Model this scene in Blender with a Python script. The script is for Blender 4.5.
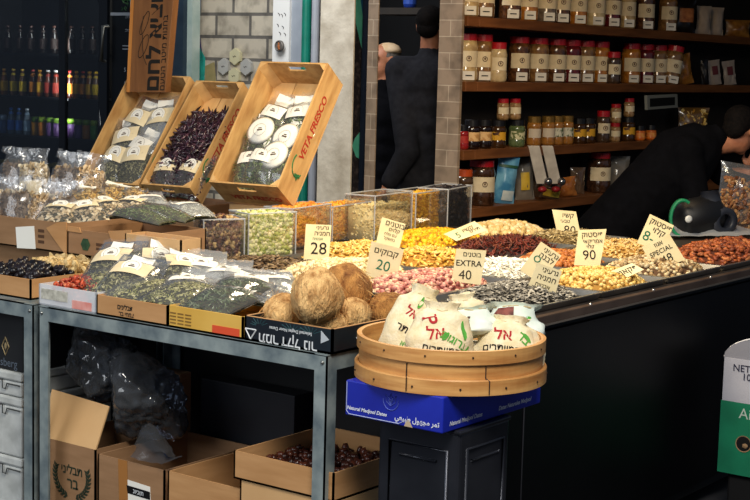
import bpy, bmesh, math, random
from mathutils import Matrix, Vector, Euler, noise

for _o in list(bpy.data.objects):
    bpy.data.objects.remove(_o)
SC = bpy.context.scene
COL = SC.collection
RND = random.Random(11)
rad = math.radians

# ---------------------------------------------------------------- camera
FPX, PITCH, ROLL = 1510.0, math.atan(185 / 1510.0), 0.027
CAM_POS = Vector((2.287, -2.898, 1.569))
_fw = Vector((-0.5955, 0.8034, 0)).normalized()
_r0 = Vector((_fw.y, -_fw.x, 0))
_up = Vector((0, 0, 1))
_f = _fw * math.cos(PITCH) - _up * math.sin(PITCH)
_u = _up * math.cos(PITCH) + _fw * math.sin(PITCH)
_cx = _r0 * math.cos(ROLL) + _u * math.sin(ROLL)
_cy = _u * math.cos(ROLL) - _r0 * math.sin(ROLL)
cam_data = bpy.data.cameras.new('camera')
cam = bpy.data.objects.new('camera', cam_data)
COL.objects.link(cam)
cam.matrix_world = Matrix(((_cx.x, _cy.x, -_f.x, CAM_POS.x), (_cx.y, _cy.y, -_f.y, CAM_POS.y),
                           (_cx.z, _cy.z, -_f.z, CAM_POS.z), (0, 0, 0, 1)))
cam_data.sensor_width = 36.0
cam_data.lens = FPX / 750.0 * 36.0
cam_data.clip_end = 200
cam_data.dof.use_dof = False
SC.camera = cam

# ---------------------------------------------------------------- world, lights, exposure
world = bpy.data.worlds.new('sky')
SC.world = world
world.use_nodes = True
_bg = world.node_tree.nodes['Background']
_bg.inputs[0].default_value = (0.62, 0.76, 1.0, 1)
_bg.inputs[1].default_value = 0.16

def area(name, loc, target, size, power, color, size_y=None):
    d = bpy.data.lights.new(name, 'AREA')
    d.energy = power
    d.color = color
    d.size = size
    if size_y:
        d.shape = 'RECTANGLE'
        d.size_y = size_y
    o = bpy.data.objects.new(name, d)
    COL.objects.link(o)
    o.location = loc
    o.rotation_euler = (Vector(target) - Vector(loc)).to_track_quat('-Z', 'Y').to_euler()
    return o

area('street_daylight', (1.6, -1.6, 3.6), (-0.7, 1.0, 0.85), 1.3, 150, (1.0, 0.95, 0.86))
area('street_sky_fill', (-1.6, -3.6, 2.4), (-1.0, .6, .7), 2.4, 70, (0.92, 0.96, 1.0))  # soft fill, added to brighten box fronts and the space under the tables
area('stall_lamp', (-0.55, 1.35, 2.35), (-0.6, 1.45, 0.85), 0.5, 42, (1.0, 0.82, 0.55))
area('shelf_lamp', (-0.9, 2.9, 2.5), (-2.0, 3.7, 1.3), 0.4, 14, (1.0, 0.72, 0.42))
area('passage_daylight', (-3.2, 2.9, 3.4), (-4.3, 5.1, 1.7), 1.2, 75, (0.95, 0.97, 1.0))
SC.view_settings.view_transform = 'Standard'
SC.view_settings.look = 'None'
SC.view_settings.gamma = 1.0
SC.view_settings.use_curve_mapping = False
SC.view_settings.exposure = 0.10
SC.cycles.transparent_max_bounces = 24
SC.cycles.max_bounces = 6

# ---------------------------------------------------------------- finding points from the survey of the photo
def ray(x, y):
    return _f + _cx * ((x - 375) / FPX) - _cy * ((y - 250) / FPX)
def hz(x, y, z):
    d = ray(x, y); return CAM_POS + d * ((z - CAM_POS.z) / d.z)
def hx(x, y, v):
    d = ray(x, y); return CAM_POS + d * ((v - CAM_POS.x) / d.x)
def hy(x, y, v):
    d = ray(x, y); return CAM_POS + d * ((v - CAM_POS.y) / d.y)
def hplane(x, y, p, n):
    d = ray(x, y); return CAM_POS + d * ((Vector(p) - CAM_POS).dot(n) / d.dot(n))
def hp(x, y, p):
    return hplane(x, y, p, _fw)

# ---------------------------------------------------------------- materials
def rgb(h):
    h = h.lstrip('#')
    out = []
    for i in (0, 2, 4):
        v = int(h[i:i + 2], 16) / 255
        out.append(v / 12.92 if v <= 0.04045 else ((v + 0.055) / 1.055) ** 2.4)
    return (*out, 1.0)
MATS = {}
def new_mat(name):
    m = bpy.data.materials.new(name)
    m.use_nodes = True
    nt = m.node_tree
    return m, nt, nt.nodes['Principled BSDF']
def mat(name, c1, c2=None, scale=8, rough=0.6, metal=0.0, bump=0.0, bscale=None, stretch=(1, 1, 1), spec=0.4, lo=0.35, hi=0.65, detail=4, coat=0.0):
    """solid or two tone noise surface"""
    if name in MATS:
        return MATS[name]
    m, nt, b = new_mat(name)
    b.inputs['Roughness'].default_value = rough
    b.inputs['Metallic'].default_value = metal
    b.inputs['Specular IOR Level'].default_value = spec
    b.inputs['Coat Weight'].default_value = coat
    tc = nt.nodes.new('ShaderNodeTexCoord')
    mp = nt.nodes.new('ShaderNodeMapping')
    mp.inputs['Scale'].default_value = stretch
    nt.links.new(tc.outputs['Object'], mp.inputs[0])
    if c2 is None:
        b.inputs['Base Color'].default_value = rgb(c1)
    else:
        n = nt.nodes.new('ShaderNodeTexNoise')
        n.inputs['Scale'].default_value = scale
        n.inputs['Detail'].default_value = detail
        r = nt.nodes.new('ShaderNodeValToRGB')
        r.color_ramp.elements[0].position = lo
        r.color_ramp.elements[1].position = hi
        r.color_ramp.elements[0].color = rgb(c1)
        r.color_ramp.elements[1].color = rgb(c2)
        nt.links.new(mp.outputs[0], n.inputs['Vector'])
        nt.links.new(n.outputs['Fac'], r.inputs[0])
        nt.links.new(r.outputs[0], b.inputs['Base Color'])
    if bump:
        n2 = nt.nodes.new('ShaderNodeTexNoise')
        n2.inputs['Scale'].default_value = bscale or scale * 3
        n2.inputs['Detail'].default_value = 5
        bp = nt.nodes.new('ShaderNodeBump')
        bp.inputs['Strength'].default_value = bump
        bp.inputs['Distance'].default_value = 0.01
        nt.links.new(mp.outputs[0], n2.inputs['Vector'])
        nt.links.new(n2.outputs['Fac'], bp.inputs['Height'])
        nt.links.new(bp.outputs[0], b.inputs['Normal'])
    MATS[name] = m
    return m
def bits(name, cols, rough=0.5, spec=0.4):
    """one tone per loose piece (nuts, seeds, leaves)"""
    if name in MATS:
        return MATS[name]
    m, nt, b = new_mat(name)
    b.inputs['Roughness'].default_value = rough
    b.inputs['Specular IOR Level'].default_value = spec
    g = nt.nodes.new('ShaderNodeNewGeometry')
    r = nt.nodes.new('ShaderNodeValToRGB')
    r.color_ramp.interpolation = 'LINEAR'
    e = r.color_ramp.elements
    n = len(cols)
    e[0].color = rgb(cols[0]); e[0].position = 0
    e[1].color = rgb(cols[-1]); e[1].position = 1
    for i in range(1, n - 1):
        k = e.new(i / (n - 1)); k.color = rgb(cols[i])
    nt.links.new(g.outputs['Random Per Island'], r.inputs[0])
    nt.links.new(r.outputs[0], b.inputs['Base Color'])
    MATS[name] = m
    return m
def film(name, tint='#ffffff', haze=0.10, rough=0.12, gloss=0.5, crinkle=0.0, cscale=45):
    """clear cellophane or acrylic: mostly see-through, glossy, a little milky"""
    if name in MATS:
        return MATS[name]
    m, nt, b = new_mat(name)
    nt.nodes.remove(b)
    out = nt.nodes['Material Output']
    tr = nt.nodes.new('ShaderNodeBsdfTransparent')
    tr.inputs[0].default_value = rgb(tint)
    gl = nt.nodes.new('ShaderNodeBsdfGlossy')
    gl.inputs['Roughness'].default_value = rough
    di = nt.nodes.new('ShaderNodeBsdfDiffuse')
    di.inputs[0].default_value = (0.85, 0.87, 0.9, 1)
    lw = nt.nodes.new('ShaderNodeLayerWeight')
    lw.inputs[0].default_value = 0.25
    mth = nt.nodes.new('ShaderNodeMath'); mth.operation = 'MULTIPLY_ADD'
    mth.inputs[1].default_value = gloss; mth.inputs[2].default_value = 0.05
    nt.links.new(lw.outputs['Fresnel'], mth.inputs[0])
    m1 = nt.nodes.new('ShaderNodeMixShader'); m1.inputs[0].default_value = haze
    if crinkle:
        tc = nt.nodes.new('ShaderNodeTexCoord')
        n = nt.nodes.new('ShaderNodeTexVoronoi'); n.feature = 'SMOOTH_F1'; n.inputs['Scale'].default_value = cscale * .4
        nz = nt.nodes.new('ShaderNodeTexNoise'); nz.inputs['Scale'].default_value = cscale * .5; nz.inputs['Detail'].default_value = 3
        ad = nt.nodes.new('ShaderNodeMath'); ad.operation = 'ADD'
        bp = nt.nodes.new('ShaderNodeBump'); bp.inputs['Strength'].default_value = crinkle; bp.inputs['Distance'].default_value = 0.012
        nt.links.new(tc.outputs['Object'], n.inputs['Vector']); nt.links.new(tc.outputs['Object'], nz.inputs['Vector'])
        nt.links.new(n.outputs['Distance'], ad.inputs[0]); nt.links.new(nz.outputs['Fac'], ad.inputs[1])
        nt.links.new(ad.outputs[0], bp.inputs['Height'])
        nt.links.new(bp.outputs[0], gl.inputs['Normal']); nt.links.new(bp.outputs[0], di.inputs['Normal'])
    m2 = nt.nodes.new('ShaderNodeMixShader')
    nt.links.new(tr.outputs[0], m1.inputs[1]); nt.links.new(di.outputs[0], m1.inputs[2])
    nt.links.new(mth.outputs[0], m2.inputs[0]); nt.links.new(m1.outputs[0], m2.inputs[1]); nt.links.new(gl.outputs[0], m2.inputs[2])
    nt.links.new(m2.outputs[0], out.inputs[0])
    MATS[name] = m
    return m
def wood(name, c1, c2, stretch=(30, 2, 30), rough=0.5, scale=1.6):
    return mat(name, c1, c2, scale=scale, rough=rough, stretch=stretch, bump=0.08, bscale=3, lo=0.3, hi=0.7, detail=6)
def blocks(name, c1, c2, mortar, bw, bh, ms=0.004, axis='XZ', rough=0.8, bump=0.4):
    """masonry in real size: blocks bw by bh metres"""
    if name in MATS:
        return MATS[name]
    m, nt, b = new_mat(name)
    b.inputs['Roughness'].default_value = rough
    tc = nt.nodes.new('ShaderNodeTexCoord')
    sp = nt.nodes.new('ShaderNodeSeparateXYZ'); cb = nt.nodes.new('ShaderNodeCombineXYZ')
    nt.links.new(tc.outputs['Object'], sp.inputs[0])
    if axis == 'SUM':
        ad = nt.nodes.new('ShaderNodeMath'); ad.operation = 'ADD'
        nt.links.new(sp.outputs['X'], ad.inputs[0]); nt.links.new(sp.outputs['Y'], ad.inputs[1])
        nt.links.new(ad.outputs[0], cb.inputs[0])
    else:
        nt.links.new(sp.outputs[axis[0]], cb.inputs[0])
    nt.links.new(sp.outputs['Z'], cb.inputs[1])
    br = nt.nodes.new('ShaderNodeTexBrick')
    br.inputs['Scale'].default_value = 1
    br.inputs['Brick Width'].default_value = bw; br.inputs['Row Height'].default_value = bh
    br.inputs['Mortar Size'].default_value = ms
    br.inputs['Color1'].default_value = rgb(c1); br.inputs['Color2'].default_value = rgb(c2); br.inputs['Mortar'].default_value = rgb(mortar)
    nt.links.new(cb.outputs[0], br.inputs['Vector'])
    n = nt.nodes.new('ShaderNodeTexNoise'); n.inputs['Scale'].default_value = 9; n.inputs['Detail'].default_value = 8
    nt.links.new(tc.outputs['Object'], n.inputs['Vector'])
    r = nt.nodes.new('ShaderNodeValToRGB')
    r.color_ramp.elements[0].position = 0.3; r.color_ramp.elements[1].position = 0.55
    r.color_ramp.elements[0].color = (0.35, 0.34, 0.33, 1); r.color_ramp.elements[1].color = (1, 1, 1, 1)
    nt.links.new(n.outputs['Fac'], r.inputs[0])
    mx = nt.nodes.new('ShaderNodeMix'); mx.data_type = 'RGBA'; mx.blend_type = 'MULTIPLY'; mx.inputs['Factor'].default_value = 0.8
    nt.links.new(br.outputs['Color'], mx.inputs['A']); nt.links.new(r.outputs[0], mx.inputs['B'])
    nt.links.new(mx.outputs['Result'], b.inputs['Base Color'])
    bp = nt.nodes.new('ShaderNodeBump'); bp.inputs['Strength'].default_value = bump; bp.inputs['Distance'].default_value = 0.01
    bp.invert = True
    nt.links.new(br.outputs['Fac'], bp.inputs['Height']); nt.links.new(bp.outputs[0], b.inputs['Normal'])
    MATS[name] = m
    return m

# ---------------------------------------------------------------- mesh building
def _ico(sub):
    bm = bmesh.new(); bmesh.ops.create_icosphere(bm, subdivisions=sub, radius=1)
    bm.verts.ensure_lookup_table()
    v = [x.co.copy() for x in bm.verts]; f = [[q.index for q in g.verts] for g in bm.faces]
    bm.free(); return v, f
ICO = {1: _ico(1), 2: _ico(2), 3: _ico(3), 4: _ico(4), 5: _ico(5)}
def _bend_piece(bend, r, taper, nr=5, ns=5):
    vs, fs = [], []
    for i in range(nr):
        t = i / (nr - 1) * 2 - 1
        a = t * bend
        c = Vector((math.sin(a) / max(bend, .01), (1 - math.cos(a)) / max(bend, .01), 0)) * 1.0
        rr = r * (1 - taper * abs(t) ** 2.5)
        for k in range(ns):
            q = k / ns * 2 * math.pi
            vs.append(c + Vector((-math.sin(a) * math.cos(q), math.cos(a) * math.cos(q), math.sin(q))) * rr)
    for i in range(nr - 1):
        for k in range(ns):
            fs.append([i * ns + k, i * ns + (k + 1) % ns, (i + 1) * ns + (k + 1) % ns, (i + 1) * ns + k])
    fs.append(list(range(ns))[::-1]); fs.append([(nr - 1) * ns + k for k in range(ns)])
    return vs, fs
def _sc(base, s):
    return [Vector((v.x * s[0], v.y * s[1], v.z * s[2])) for v in base[0]], base[1]
_oct = ([Vector(p) for p in ((1, 0, 0), (0, 1, 0), (-1, 0, 0), (0, -1, 0), (0, 0, 1), (0, 0, -1))],
        [[0, 1, 4], [1, 2, 4], [2, 3, 4], [3, 0, 4], [1, 0, 5], [2, 1, 5], [3, 2, 5], [0, 3, 5]])
PIECE = {
    'almond': _sc(ICO[1], (1, .58, .42)), 'nut': _sc(ICO[1], (1, .72, .7)), 'ball': _sc(ICO[1], (1, 1, .92)),
    'peanut': _sc(ICO[1], (1, .62, .6)), 'crescent': _bend_piece(1.0, .36, .55), 'flake': _sc(_oct, (1, .75, .22)),
    'seed': _sc(_oct, (1, .42, .24)), 'pod': _bend_piece(.5, .17, .75), 'leaf': _bend_piece(.7, .16, .9, 4, 3),
    'stick': _bend_piece(.2, .1, .2, 3, 4), 'ring': _bend_piece(2.2, .3, .2, 7, 5), 'slice': _sc(ICO[1], (1, .85, .16)),
}
MATX = {}
class MB:
    def __init__(s):
        s.v, s.f, s.m, s.mi, s.x = [], [], [], 0, None
    def add(s, vs, fs):
        b = len(s.v)
        s.v.extend([s.x @ Vector(p) for p in vs] if s.x else [Vector(p) for p in vs])
        for f in fs:
            s.f.append([i + b for i in f]); s.m.append(s.mi)
        return s
    def hexa(s, p):
        return s.add(p, [[0, 3, 2, 1], [4, 5, 6, 7], [0, 1, 5, 4], [1, 2, 6, 5], [2, 3, 7, 6], [3, 0, 4, 7]])
    def box(s, x0, x1, y0, y1, z0, z1):
        return s.hexa([(x0, y0, z0), (x1, y0, z0), (x1, y1, z0), (x0, y1, z0), (x0, y0, z1), (x1, y0, z1), (x1, y1, z1), (x0, y1, z1)])
    def slab(s, pts, thick):
        """a flat board from a polygon of points, given thickness along its own normal"""
        p = [Vector(q) for q in pts]
        n = (p[1] - p[0]).cross(p[2] - p[0]).normalized() * thick
        k = len(p)
        fs = [list(range(k)), [i + k for i in range(k)][::-1]]
        fs += [[i, i + k, (i + 1) % k + k, (i + 1) % k] for i in range(k)]
        return s.add(p + [q - n for q in p], fs)
    def poly(s, pts):
        return s.add(pts, [list(range(len(pts)))])
    def grid(s, rows, cu=False):
        n = len(rows[0]); vs = [p for r in rows for p in r]; fs = []
        for i in range(len(rows) - 1):
            for k in range(n if cu else n - 1):
                fs.append([i * n + k, i * n + (k + 1) % n, (i + 1) * n + (k + 1) % n, (i + 1) * n + k])
        return s.add(vs, fs)
    def lathe(s, prof, seg=20, c=(0, 0, 0), a0=0, a1=None, cap=True):
        c = Vector(c); full = a1 is None
        a1 = 2 * math.pi if full else a1
        k = seg if full else seg + 1
        rows = [[c + Vector((r * math.cos(a0 + (a1 - a0) * i / seg), r * math.sin(a0 + (a1 - a0) * i / seg), z)) for i in range(k)] for r, z in prof]
        b = len(s.v)
        s.grid(rows, full)
        if full and cap:
            if prof[0][0] > 1e-5:
                s.f.append([b + i for i in range(k)][::-1]); s.m.append(s.mi)
            if prof[-1][0] > 1e-5:
                s.f.append([b + (len(prof) - 1) * k + i for i in range(k)]); s.m.append(s.mi)
        return s
    def tube(s, path, r, seg=8):
        path = [Vector(p) for p in path]; rows = []
        for i, p in enumerate(path):
            t = (path[min(i + 1, len(path) - 1)] - path[max(i - 1, 0)]).normalized()
            a = t.cross(Vector((0, 0, 1)))
            if a.length < .05: a = t.cross(Vector((1, 0, 0)))
            a.normalize(); b = t.cross(a)
            rr = r[i] if isinstance(r, (list, tuple)) else r
            rows.append([p + (a * math.cos(q) + b * math.sin(q)) * rr for q in [k / seg * 2 * math.pi for k in range(seg)]])
        base = len(s.v)
        s.grid(rows, True)
        s.f.append([base + i for i in range(seg)]); s.m.append(s.mi)
        s.f.append([base + (len(path) - 1) * seg + i for i in range(seg)][::-1]); s.m.append(s.mi)
        return s
    def ico(s, c, r, sub=2, rot=None, fn=None):
        c = Vector(c); out = []
        for v in ICO[sub][0]:
            q = Vector((v.x * r[0], v.y * r[1], v.z * r[2]))
            if fn: q = q * fn(v)
            out.append(c + (rot @ q if rot else q))
        return s.add(out, ICO[sub][1])
    def piece(s, kind, p, size, rot):
        b = PIECE[kind]
        return s.add([p + rot @ (v * size) for v in b[0]], b[1])
    def text(s, body, size, o, ux, uy, align='CENTER', fat=0.0, lift=0.0012):
        vs, fs = text_geo(body, align, fat)
        ux = Vector(ux).normalized(); uy = Vector(uy).normalized(); n = ux.cross(uy)
        o = Vector(o) + n * lift
        return s.add([o + ux * (p[0] * size) + uy * (p[1] * size) for p in vs], fs)
    def build(s, name, mats, parent=None, smooth=False, bevel=0.0, kind=None, label=None):
        me = bpy.data.meshes.new(name)
        top = parent is None
        if top:
            xs = [p.x for p in s.v]; ys = [p.y for p in s.v]; zs = [p.z for p in s.v]
            base = Vector(((min(xs) + max(xs)) / 2, (min(ys) + max(ys)) / 2, min(zs)))
            X = Matrix.Translation(base)
        else:
            X = MATX[parent.name]
        inv = X.inverted()
        me.from_pydata([inv @ p for p in s.v], [], s.f)
        if not isinstance(mats, (list, tuple)): mats = [mats]
        for m in mats: me.materials.append(m)
        if len(mats) > 1: me.polygons.foreach_set('material_index', s.m)
        if smooth: me.polygons.foreach_set('use_smooth', [True] * len(me.polygons))
        me.update()
        o = bpy.data.objects.new(name, me)
        COL.objects.link(o)
        if top: o.matrix_world = X
        else: o.parent = parent
        MATX[o.name] = X
        if bevel:
            b = o.modifiers.new('bevel', 'BEVEL'); b.width = bevel; b.segments = 2; b.limit_method = 'ANGLE'
        if kind: o['kind'] = kind
        if label: o['label'] = label
        return o
_TXT = {}
def text_geo(body, align, fat):
    k = (body, align, fat)
    if k not in _TXT:
        cu = bpy.data.curves.new('lettering', 'FONT')
        cu.body = body; cu.size = 1.0; cu.align_x = align; cu.align_y = 'CENTER'; cu.offset = fat; cu.resolution_u = 3
        ob = bpy.data.objects.new('lettering', cu); COL.objects.link(ob)
        dg = bpy.context.evaluated_depsgraph_get()
        me = bpy.data.meshes.new_from_object(ob.evaluated_get(dg))
        _TXT[k] = ([tuple(v.co) for v in me.vertices], [list(p.vertices) for p in me.polygons])
        bpy.data.objects.remove(ob); bpy.data.meshes.remove(me)
    return _TXT[k]
def heb(t):
    return t[::-1]

def tag(o, label, cat, group=None, kind=None):
    o['label'] = label; o['category'] = cat
    if group: o['group'] = group
    if kind: o['kind'] = kind
    return o
def thing(name, label, cat, loc=(0, 0, 0), rot=None, group=None, X=None):
    o = bpy.data.objects.new(name, None)
    o.empty_display_size = 0.05
    COL.objects.link(o)
    if X is None:
        X = Matrix.Translation(Vector(loc))
        if rot is not None: X = X @ (rot.to_4x4() if isinstance(rot, Matrix) else Matrix.Rotation(rot, 4, 'Z'))
    o.matrix_world = X
    MATX[o.name] = X
    return tag(o, label, cat, group)
def structure(o):
    o['kind'] = 'structure'; return o
KIDS = {}
def copy_tree(o, parent=None):
    c = o.copy(); COL.objects.link(c)
    if parent: c.parent = parent
    for ch in o.children: copy_tree(ch, c)
    return c
PROTO = {}
def spawn(key, make, X, label, cat, group):
    """first use builds the thing, later uses copy it with its parts"""
    if key not in PROTO:
        o = make(); PROTO[key] = o
    else:
        o = copy_tree(PROTO[key])
    o.matrix_world = X
    MATX[o.name] = X
    return tag(o, label, cat, group)
def rot_xyz(x=0, y=0, z=0):
    return Euler((x, y, z), 'XYZ').to_matrix()
def rrot(rnd, flat=None):
    if flat is None:
        return Euler((rnd.uniform(0, 6.28), rnd.uniform(0, 6.28), rnd.uniform(0, 6.28))).to_matrix()
    return Euler((rnd.uniform(-flat, flat), rnd.uniform(-flat, flat), rnd.uniform(0, 6.28))).to_matrix()
ORD = ['first', 'second', 'third', 'fourth', 'fifth', 'sixth', 'seventh', 'eighth', 'ninth', 'tenth', 'eleventh', 'twelfth',
       'thirteenth', 'fourteenth', 'fifteenth', 'sixteenth', 'seventeenth', 'eighteenth']

# common materials
KRAFT = mat('kraft_cardboard', '#ad7f50', '#bb8d5d', scale=5, rough=0.85, stretch=(1, 1, 6), bump=0.05)
KRAFT_D = mat('brown_cardboard', '#8a6746', '#997452', scale=5, rough=0.85, stretch=(1, 1, 6), bump=0.05)
KRAFT_T = mat('tan_cardboard', '#c49b6a', '#cea776', scale=4, rough=0.85, bump=0.05)
PAPER = mat('white_paper', '#e9e6dc', rough=0.8)
CARD = mat('cream_card', '#dfcc9c', '#e8d8ac', scale=14, rough=0.85)
KCARD = mat('kraft_label_card', '#d8c69f', '#e2d3b0', scale=20, rough=0.85)
INK = mat('black_ink', '#17130f', rough=0.9)
INKG = mat('green_ink', '#16674a', rough=0.9)
INKR = mat('red_ink', '#a8261c', rough=0.9)
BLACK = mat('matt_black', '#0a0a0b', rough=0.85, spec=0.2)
STEEL = mat('galvanised_steel', '#5f6c72', '#929d9c', scale=14, rough=0.5, metal=0.25, bump=0.06)
TRAYM = mat('steel_tray', '#8d8a84', '#a8a59d', scale=9, rough=0.32, metal=0.85)
FILM = film('cellophane', haze=0.05, rough=0.14, gloss=0.75, crinkle=.45, cscale=34)
ACRY = film('clear_acrylic', haze=0.015, rough=0.06, gloss=0.45)
RED = mat('red_plastic', '#a3131d', rough=0.35)
WHITE = mat('white_plastic', '#d8d8d2', rough=0.5)
# ================================================================ the setting
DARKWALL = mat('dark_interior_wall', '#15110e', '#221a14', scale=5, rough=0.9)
structure(MB().box(-12, 5, -5, 12, -0.05, 0).build('floor', mat('pavement', '#26262a', '#37373a', scale=6, rough=0.8)))
structure(MB().box(-2.3, 0.0, 0.9, 8.0, 2.62, 2.7).build('shade_ceiling', DARKWALL))  # out of view, added to keep sky light off the shelves
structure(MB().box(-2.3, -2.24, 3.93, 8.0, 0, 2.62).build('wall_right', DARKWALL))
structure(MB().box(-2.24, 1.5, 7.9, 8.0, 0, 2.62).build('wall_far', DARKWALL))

def px_x(px, Y, y=90):
    return hy(px, y, Y).x
YF = 3.5
PLASTER = mat('white_plaster', '#b5ab98', '#dad2c0', scale=7, rough=0.9, bump=0.25, bscale=30, lo=0.3, hi=0.6, detail=8)
structure(MB().box(px_x(319, YF), px_x(352.5, YF), YF, YF + 0.010, 0, 3.4).build('trim_1', PLASTER))
BRICKT = blocks('tile_brick', '#8a7763', '#988470', '#b5a48e', 0.17, 0.082, 0.0022, axis='XZ', bump=0.25)
structure(MB().box(px_x(366.5, YF), px_x(376.5, YF), YF, YF + 0.008, 0, 3.4).build('trim_2', BRICKT))
structure(MB().box(px_x(438, YF, 70), px_x(460.5, YF, 70), YF, YF + 0.02, 0, 3.4).build('trim_3', BRICKT))
# the narrow passage behind the facade opening
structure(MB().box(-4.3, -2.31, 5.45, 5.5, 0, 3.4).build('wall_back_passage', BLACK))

# stone wall with graffiti at the back
YS = 5.1
STONE = blocks('stone_blocks', '#d2c5ad', '#bdb09a', '#716b62', 0.32, 0.158, 0.012, axis='XZ', bump=0.6)
sx0, sx1 = px_x(176, YS, 50), px_x(330, YS, 50)
structure(MB().box(sx0, sx1, YS, YS + 0.2, 0, 3.6).build('wall_back', STONE))
def swoosh(name, mt, px, Y, th=0.004):
    pts = [hy(a, b, Y) for a, b in px]
    return MB().slab(pts, th).build(name, mt)
GT = mat('teal_paint', '#1f8f80', '#2fae9a', scale=20, rough=0.7)
GP = mat('violet_paint', '#3d3560', '#57466f', scale=20, rough=0.7)
GY = mat('yellow_paint', '#d8c04a', '#cda93c', scale=20, rough=0.7)
GM = mat('magenta_paint', '#7a3a7c', '#8c4a8a', scale=20, rough=0.7)
GB = mat('ochre_paint', '#8f8455', '#a08f60', scale=20, rough=0.7)
for nm, mt, px in (('violet', GP, [(192, -5), (201, -5), (199, 30), (203, 62), (193, 66)]),
                   ('teal', GT, [(193, 60), (200, 48), (205, 58), (204, 84), (192, 86)]),
                   ('ochre', GB, [(205, 66), (214, 62), (216, 84), (205, 86)]),
                   ('teal', GT, [(192, -5), (198, -5), (197, 12), (192, 20)])):
    o = swoosh('graffiti', mt, [(a, b) for a, b in px][::-1], YS - 0.004)
    o['kind'] = 'structure'
# window frame left of the stone wall, graffitied pane beside it
FR = mat('blue_grey_frame', '#1e2b36', '#2a3a46', scale=6, rough=0.5)
wp = lambda px: px_x(px, 4.9, 40)
structure(MB().box(wp(175.5), wp(187), 4.86, 4.98, 0, 3.5).build('window_1', FR))
structure(MB().box(wp(187), wp(192), 4.9, 4.98, 0, 3.5).build('trim_4', mat('pale_post', '#8ea59a', '#b7c2b6', scale=5, rough=0.6)))
structure(MB().box(wp(120), wp(176), 5.0, 5.05, 0, 3.5).build('window_2', mat('painted_pane', '#3f8f94', '#7fc4bd', scale=2.5, rough=0.3)))
for mt, px in ((GY, [(160, 20), (171, 24), (176, 50), (173, 70), (160, 76)]), (GM, [(160, 30), (168, 36), (172, 54), (162, 60)]),
               (GT, [(164, 76), (176, 62), (176, 82), (164, 82)])):
    structure(swoosh('graffiti', mt, px[::-1], 4.995 if mt is not GM else 4.99))

# posts and pipes between the stone wall and the pillar
def vpole(name, px0, px1, Y, mt, label, cat, z0=0.0, z1=3.4, seg=14):
    a, b = px_x(px0, Y, 40), px_x(px1, Y, 40)
    r = (b - a) / 2
    o = MB().lathe([(r, z0), (r, z1)], seg, ((a + b) / 2, Y, 0)).build(name, mt, smooth=False)
    return tag(o, label, cat)
WP = mat('peeling_white_paint', '#8c8a84', '#e4e2db', scale=5, rough=0.7, lo=0.3, hi=0.42, detail=8)
structure(MB().box(px_x(272.5, 4.6, 40), px_x(289, 4.6, 40), 4.6, 4.7, 0, 3.4).build('trim_5', WP))
structure(MB().box(px_x(289, 4.62, 40), px_x(302, 4.62, 40), 4.62, 4.7, 0, 3.4).build('trim_6', mat('grey_metal_strip', '#8f959c', '#a3a8ae', scale=4, rough=0.5)))
pipe = vpole('drain_pipe', 302.5, 310, 4.55, mat('green_pipe', '#0d6a55', '#12806a', scale=6, rough=0.45), 'dark green drain pipe beside the white plaster pillar', 'pipe')
vpole('drain_pipe', 312, 318.5, 4.5, mat('grey_pipe', '#93969c', '#a5a7ab', scale=6, rough=0.5), 'slim pale grey pipe between the green pipe and the plaster pillar', 'pipe')
# rusty medallion and scribbles on the white post
t = thing('wall_medallion', 'round grey medallion with a rusty figure on the white post', 'medallion', hy(280, 57, 4.56))
m = MB(); c = hy(280, 46, 4.57)
m.x = Matrix.Translation(c) @ Matrix.Rotation(rad(90), 4, 'X')
m.lathe([(0.036, 0), (0.036, 0.012), (0.030, 0.018), (0.026, 0.012), (0.0, 0.012)], 24).build('plate', mat('old_zinc', '#5c5750', '#777068', scale=30, rough=0.6, metal=0.3), t)
for v in m.v: pass
fg = MB()
fg.ico(c + Vector((0, -0.014, 0.014)), (0.007, 0.005, 0.009), 2).ico(c + Vector((0, -0.014, -0.004)), (0.011, 0.006, 0.014), 2).ico(c + Vector((0.004, -0.014, -0.018)), (0.008, 0.006, 0.008), 2)
fg.build('figure', mat('rust', '#8a4a22', '#b06a38', scale=60, rough=0.8), t, smooth=True)
sc_ = MB()
for a in ((278, 13), (281, 14), (284, 13), (277, 24), (282, 26), (279, 32), (284, 33)):
    p = hy(*a, 4.598); q = hy(a[0] + 1.5, a[1] + 3, 4.598)
    sc_.tube([p, (p + q) / 2 + Vector((.006, 0, .002)), q], 0.0022, 5)
structure(sc_.build('trim_7', INK))

# hexagonal tiles hung on the stone wall
HEX = mat('hex_tile_cream', '#c9bf95', '#d8cfa6', scale=9, rough=0.7)
HEXG = mat('hex_tile_grey', '#a9a69d', '#bdb9ae', scale=9, rough=0.7)
for cx, cy, mt, lb in ((234.5, 56.5, HEX, 'cream hexagonal plaque at the top of its cluster'), (223, 66.5, HEXG, 'grey hexagonal plaque nearest the teal graffiti in its cluster'),
                       (245.5, 67, HEXG, 'grey hexagonal plaque nearest the white post in its cluster'), (233.5, 76, HEX, 'pale hexagonal plaque at the bottom of its cluster')):
    c = hy(cx, cy, YS - 0.03); r = 0.060
    pts = [c + Vector((r * math.cos(rad(60 * k + 90)) * 0.92, 0, r * math.sin(rad(60 * k + 90)))) for k in range(6)]
    t = thing('hexagon_plaque', lb + ' on the stone wall', 'plaque', c - Vector((0, 0, r)), group='hexagonal plaques on the stone wall')
    MB().slab(pts, 0.028).build('tile', mt, t)
    mk = MB(); mk.tube([c + Vector((-.014, -.004, .004)), c + Vector((-.004, -.004, -.004)), c + Vector((.004, -.004, .006)), c + Vector((.016, -.004, 0))], 0.0014, 5)
    mk.build('scribble', INK, t)

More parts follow.
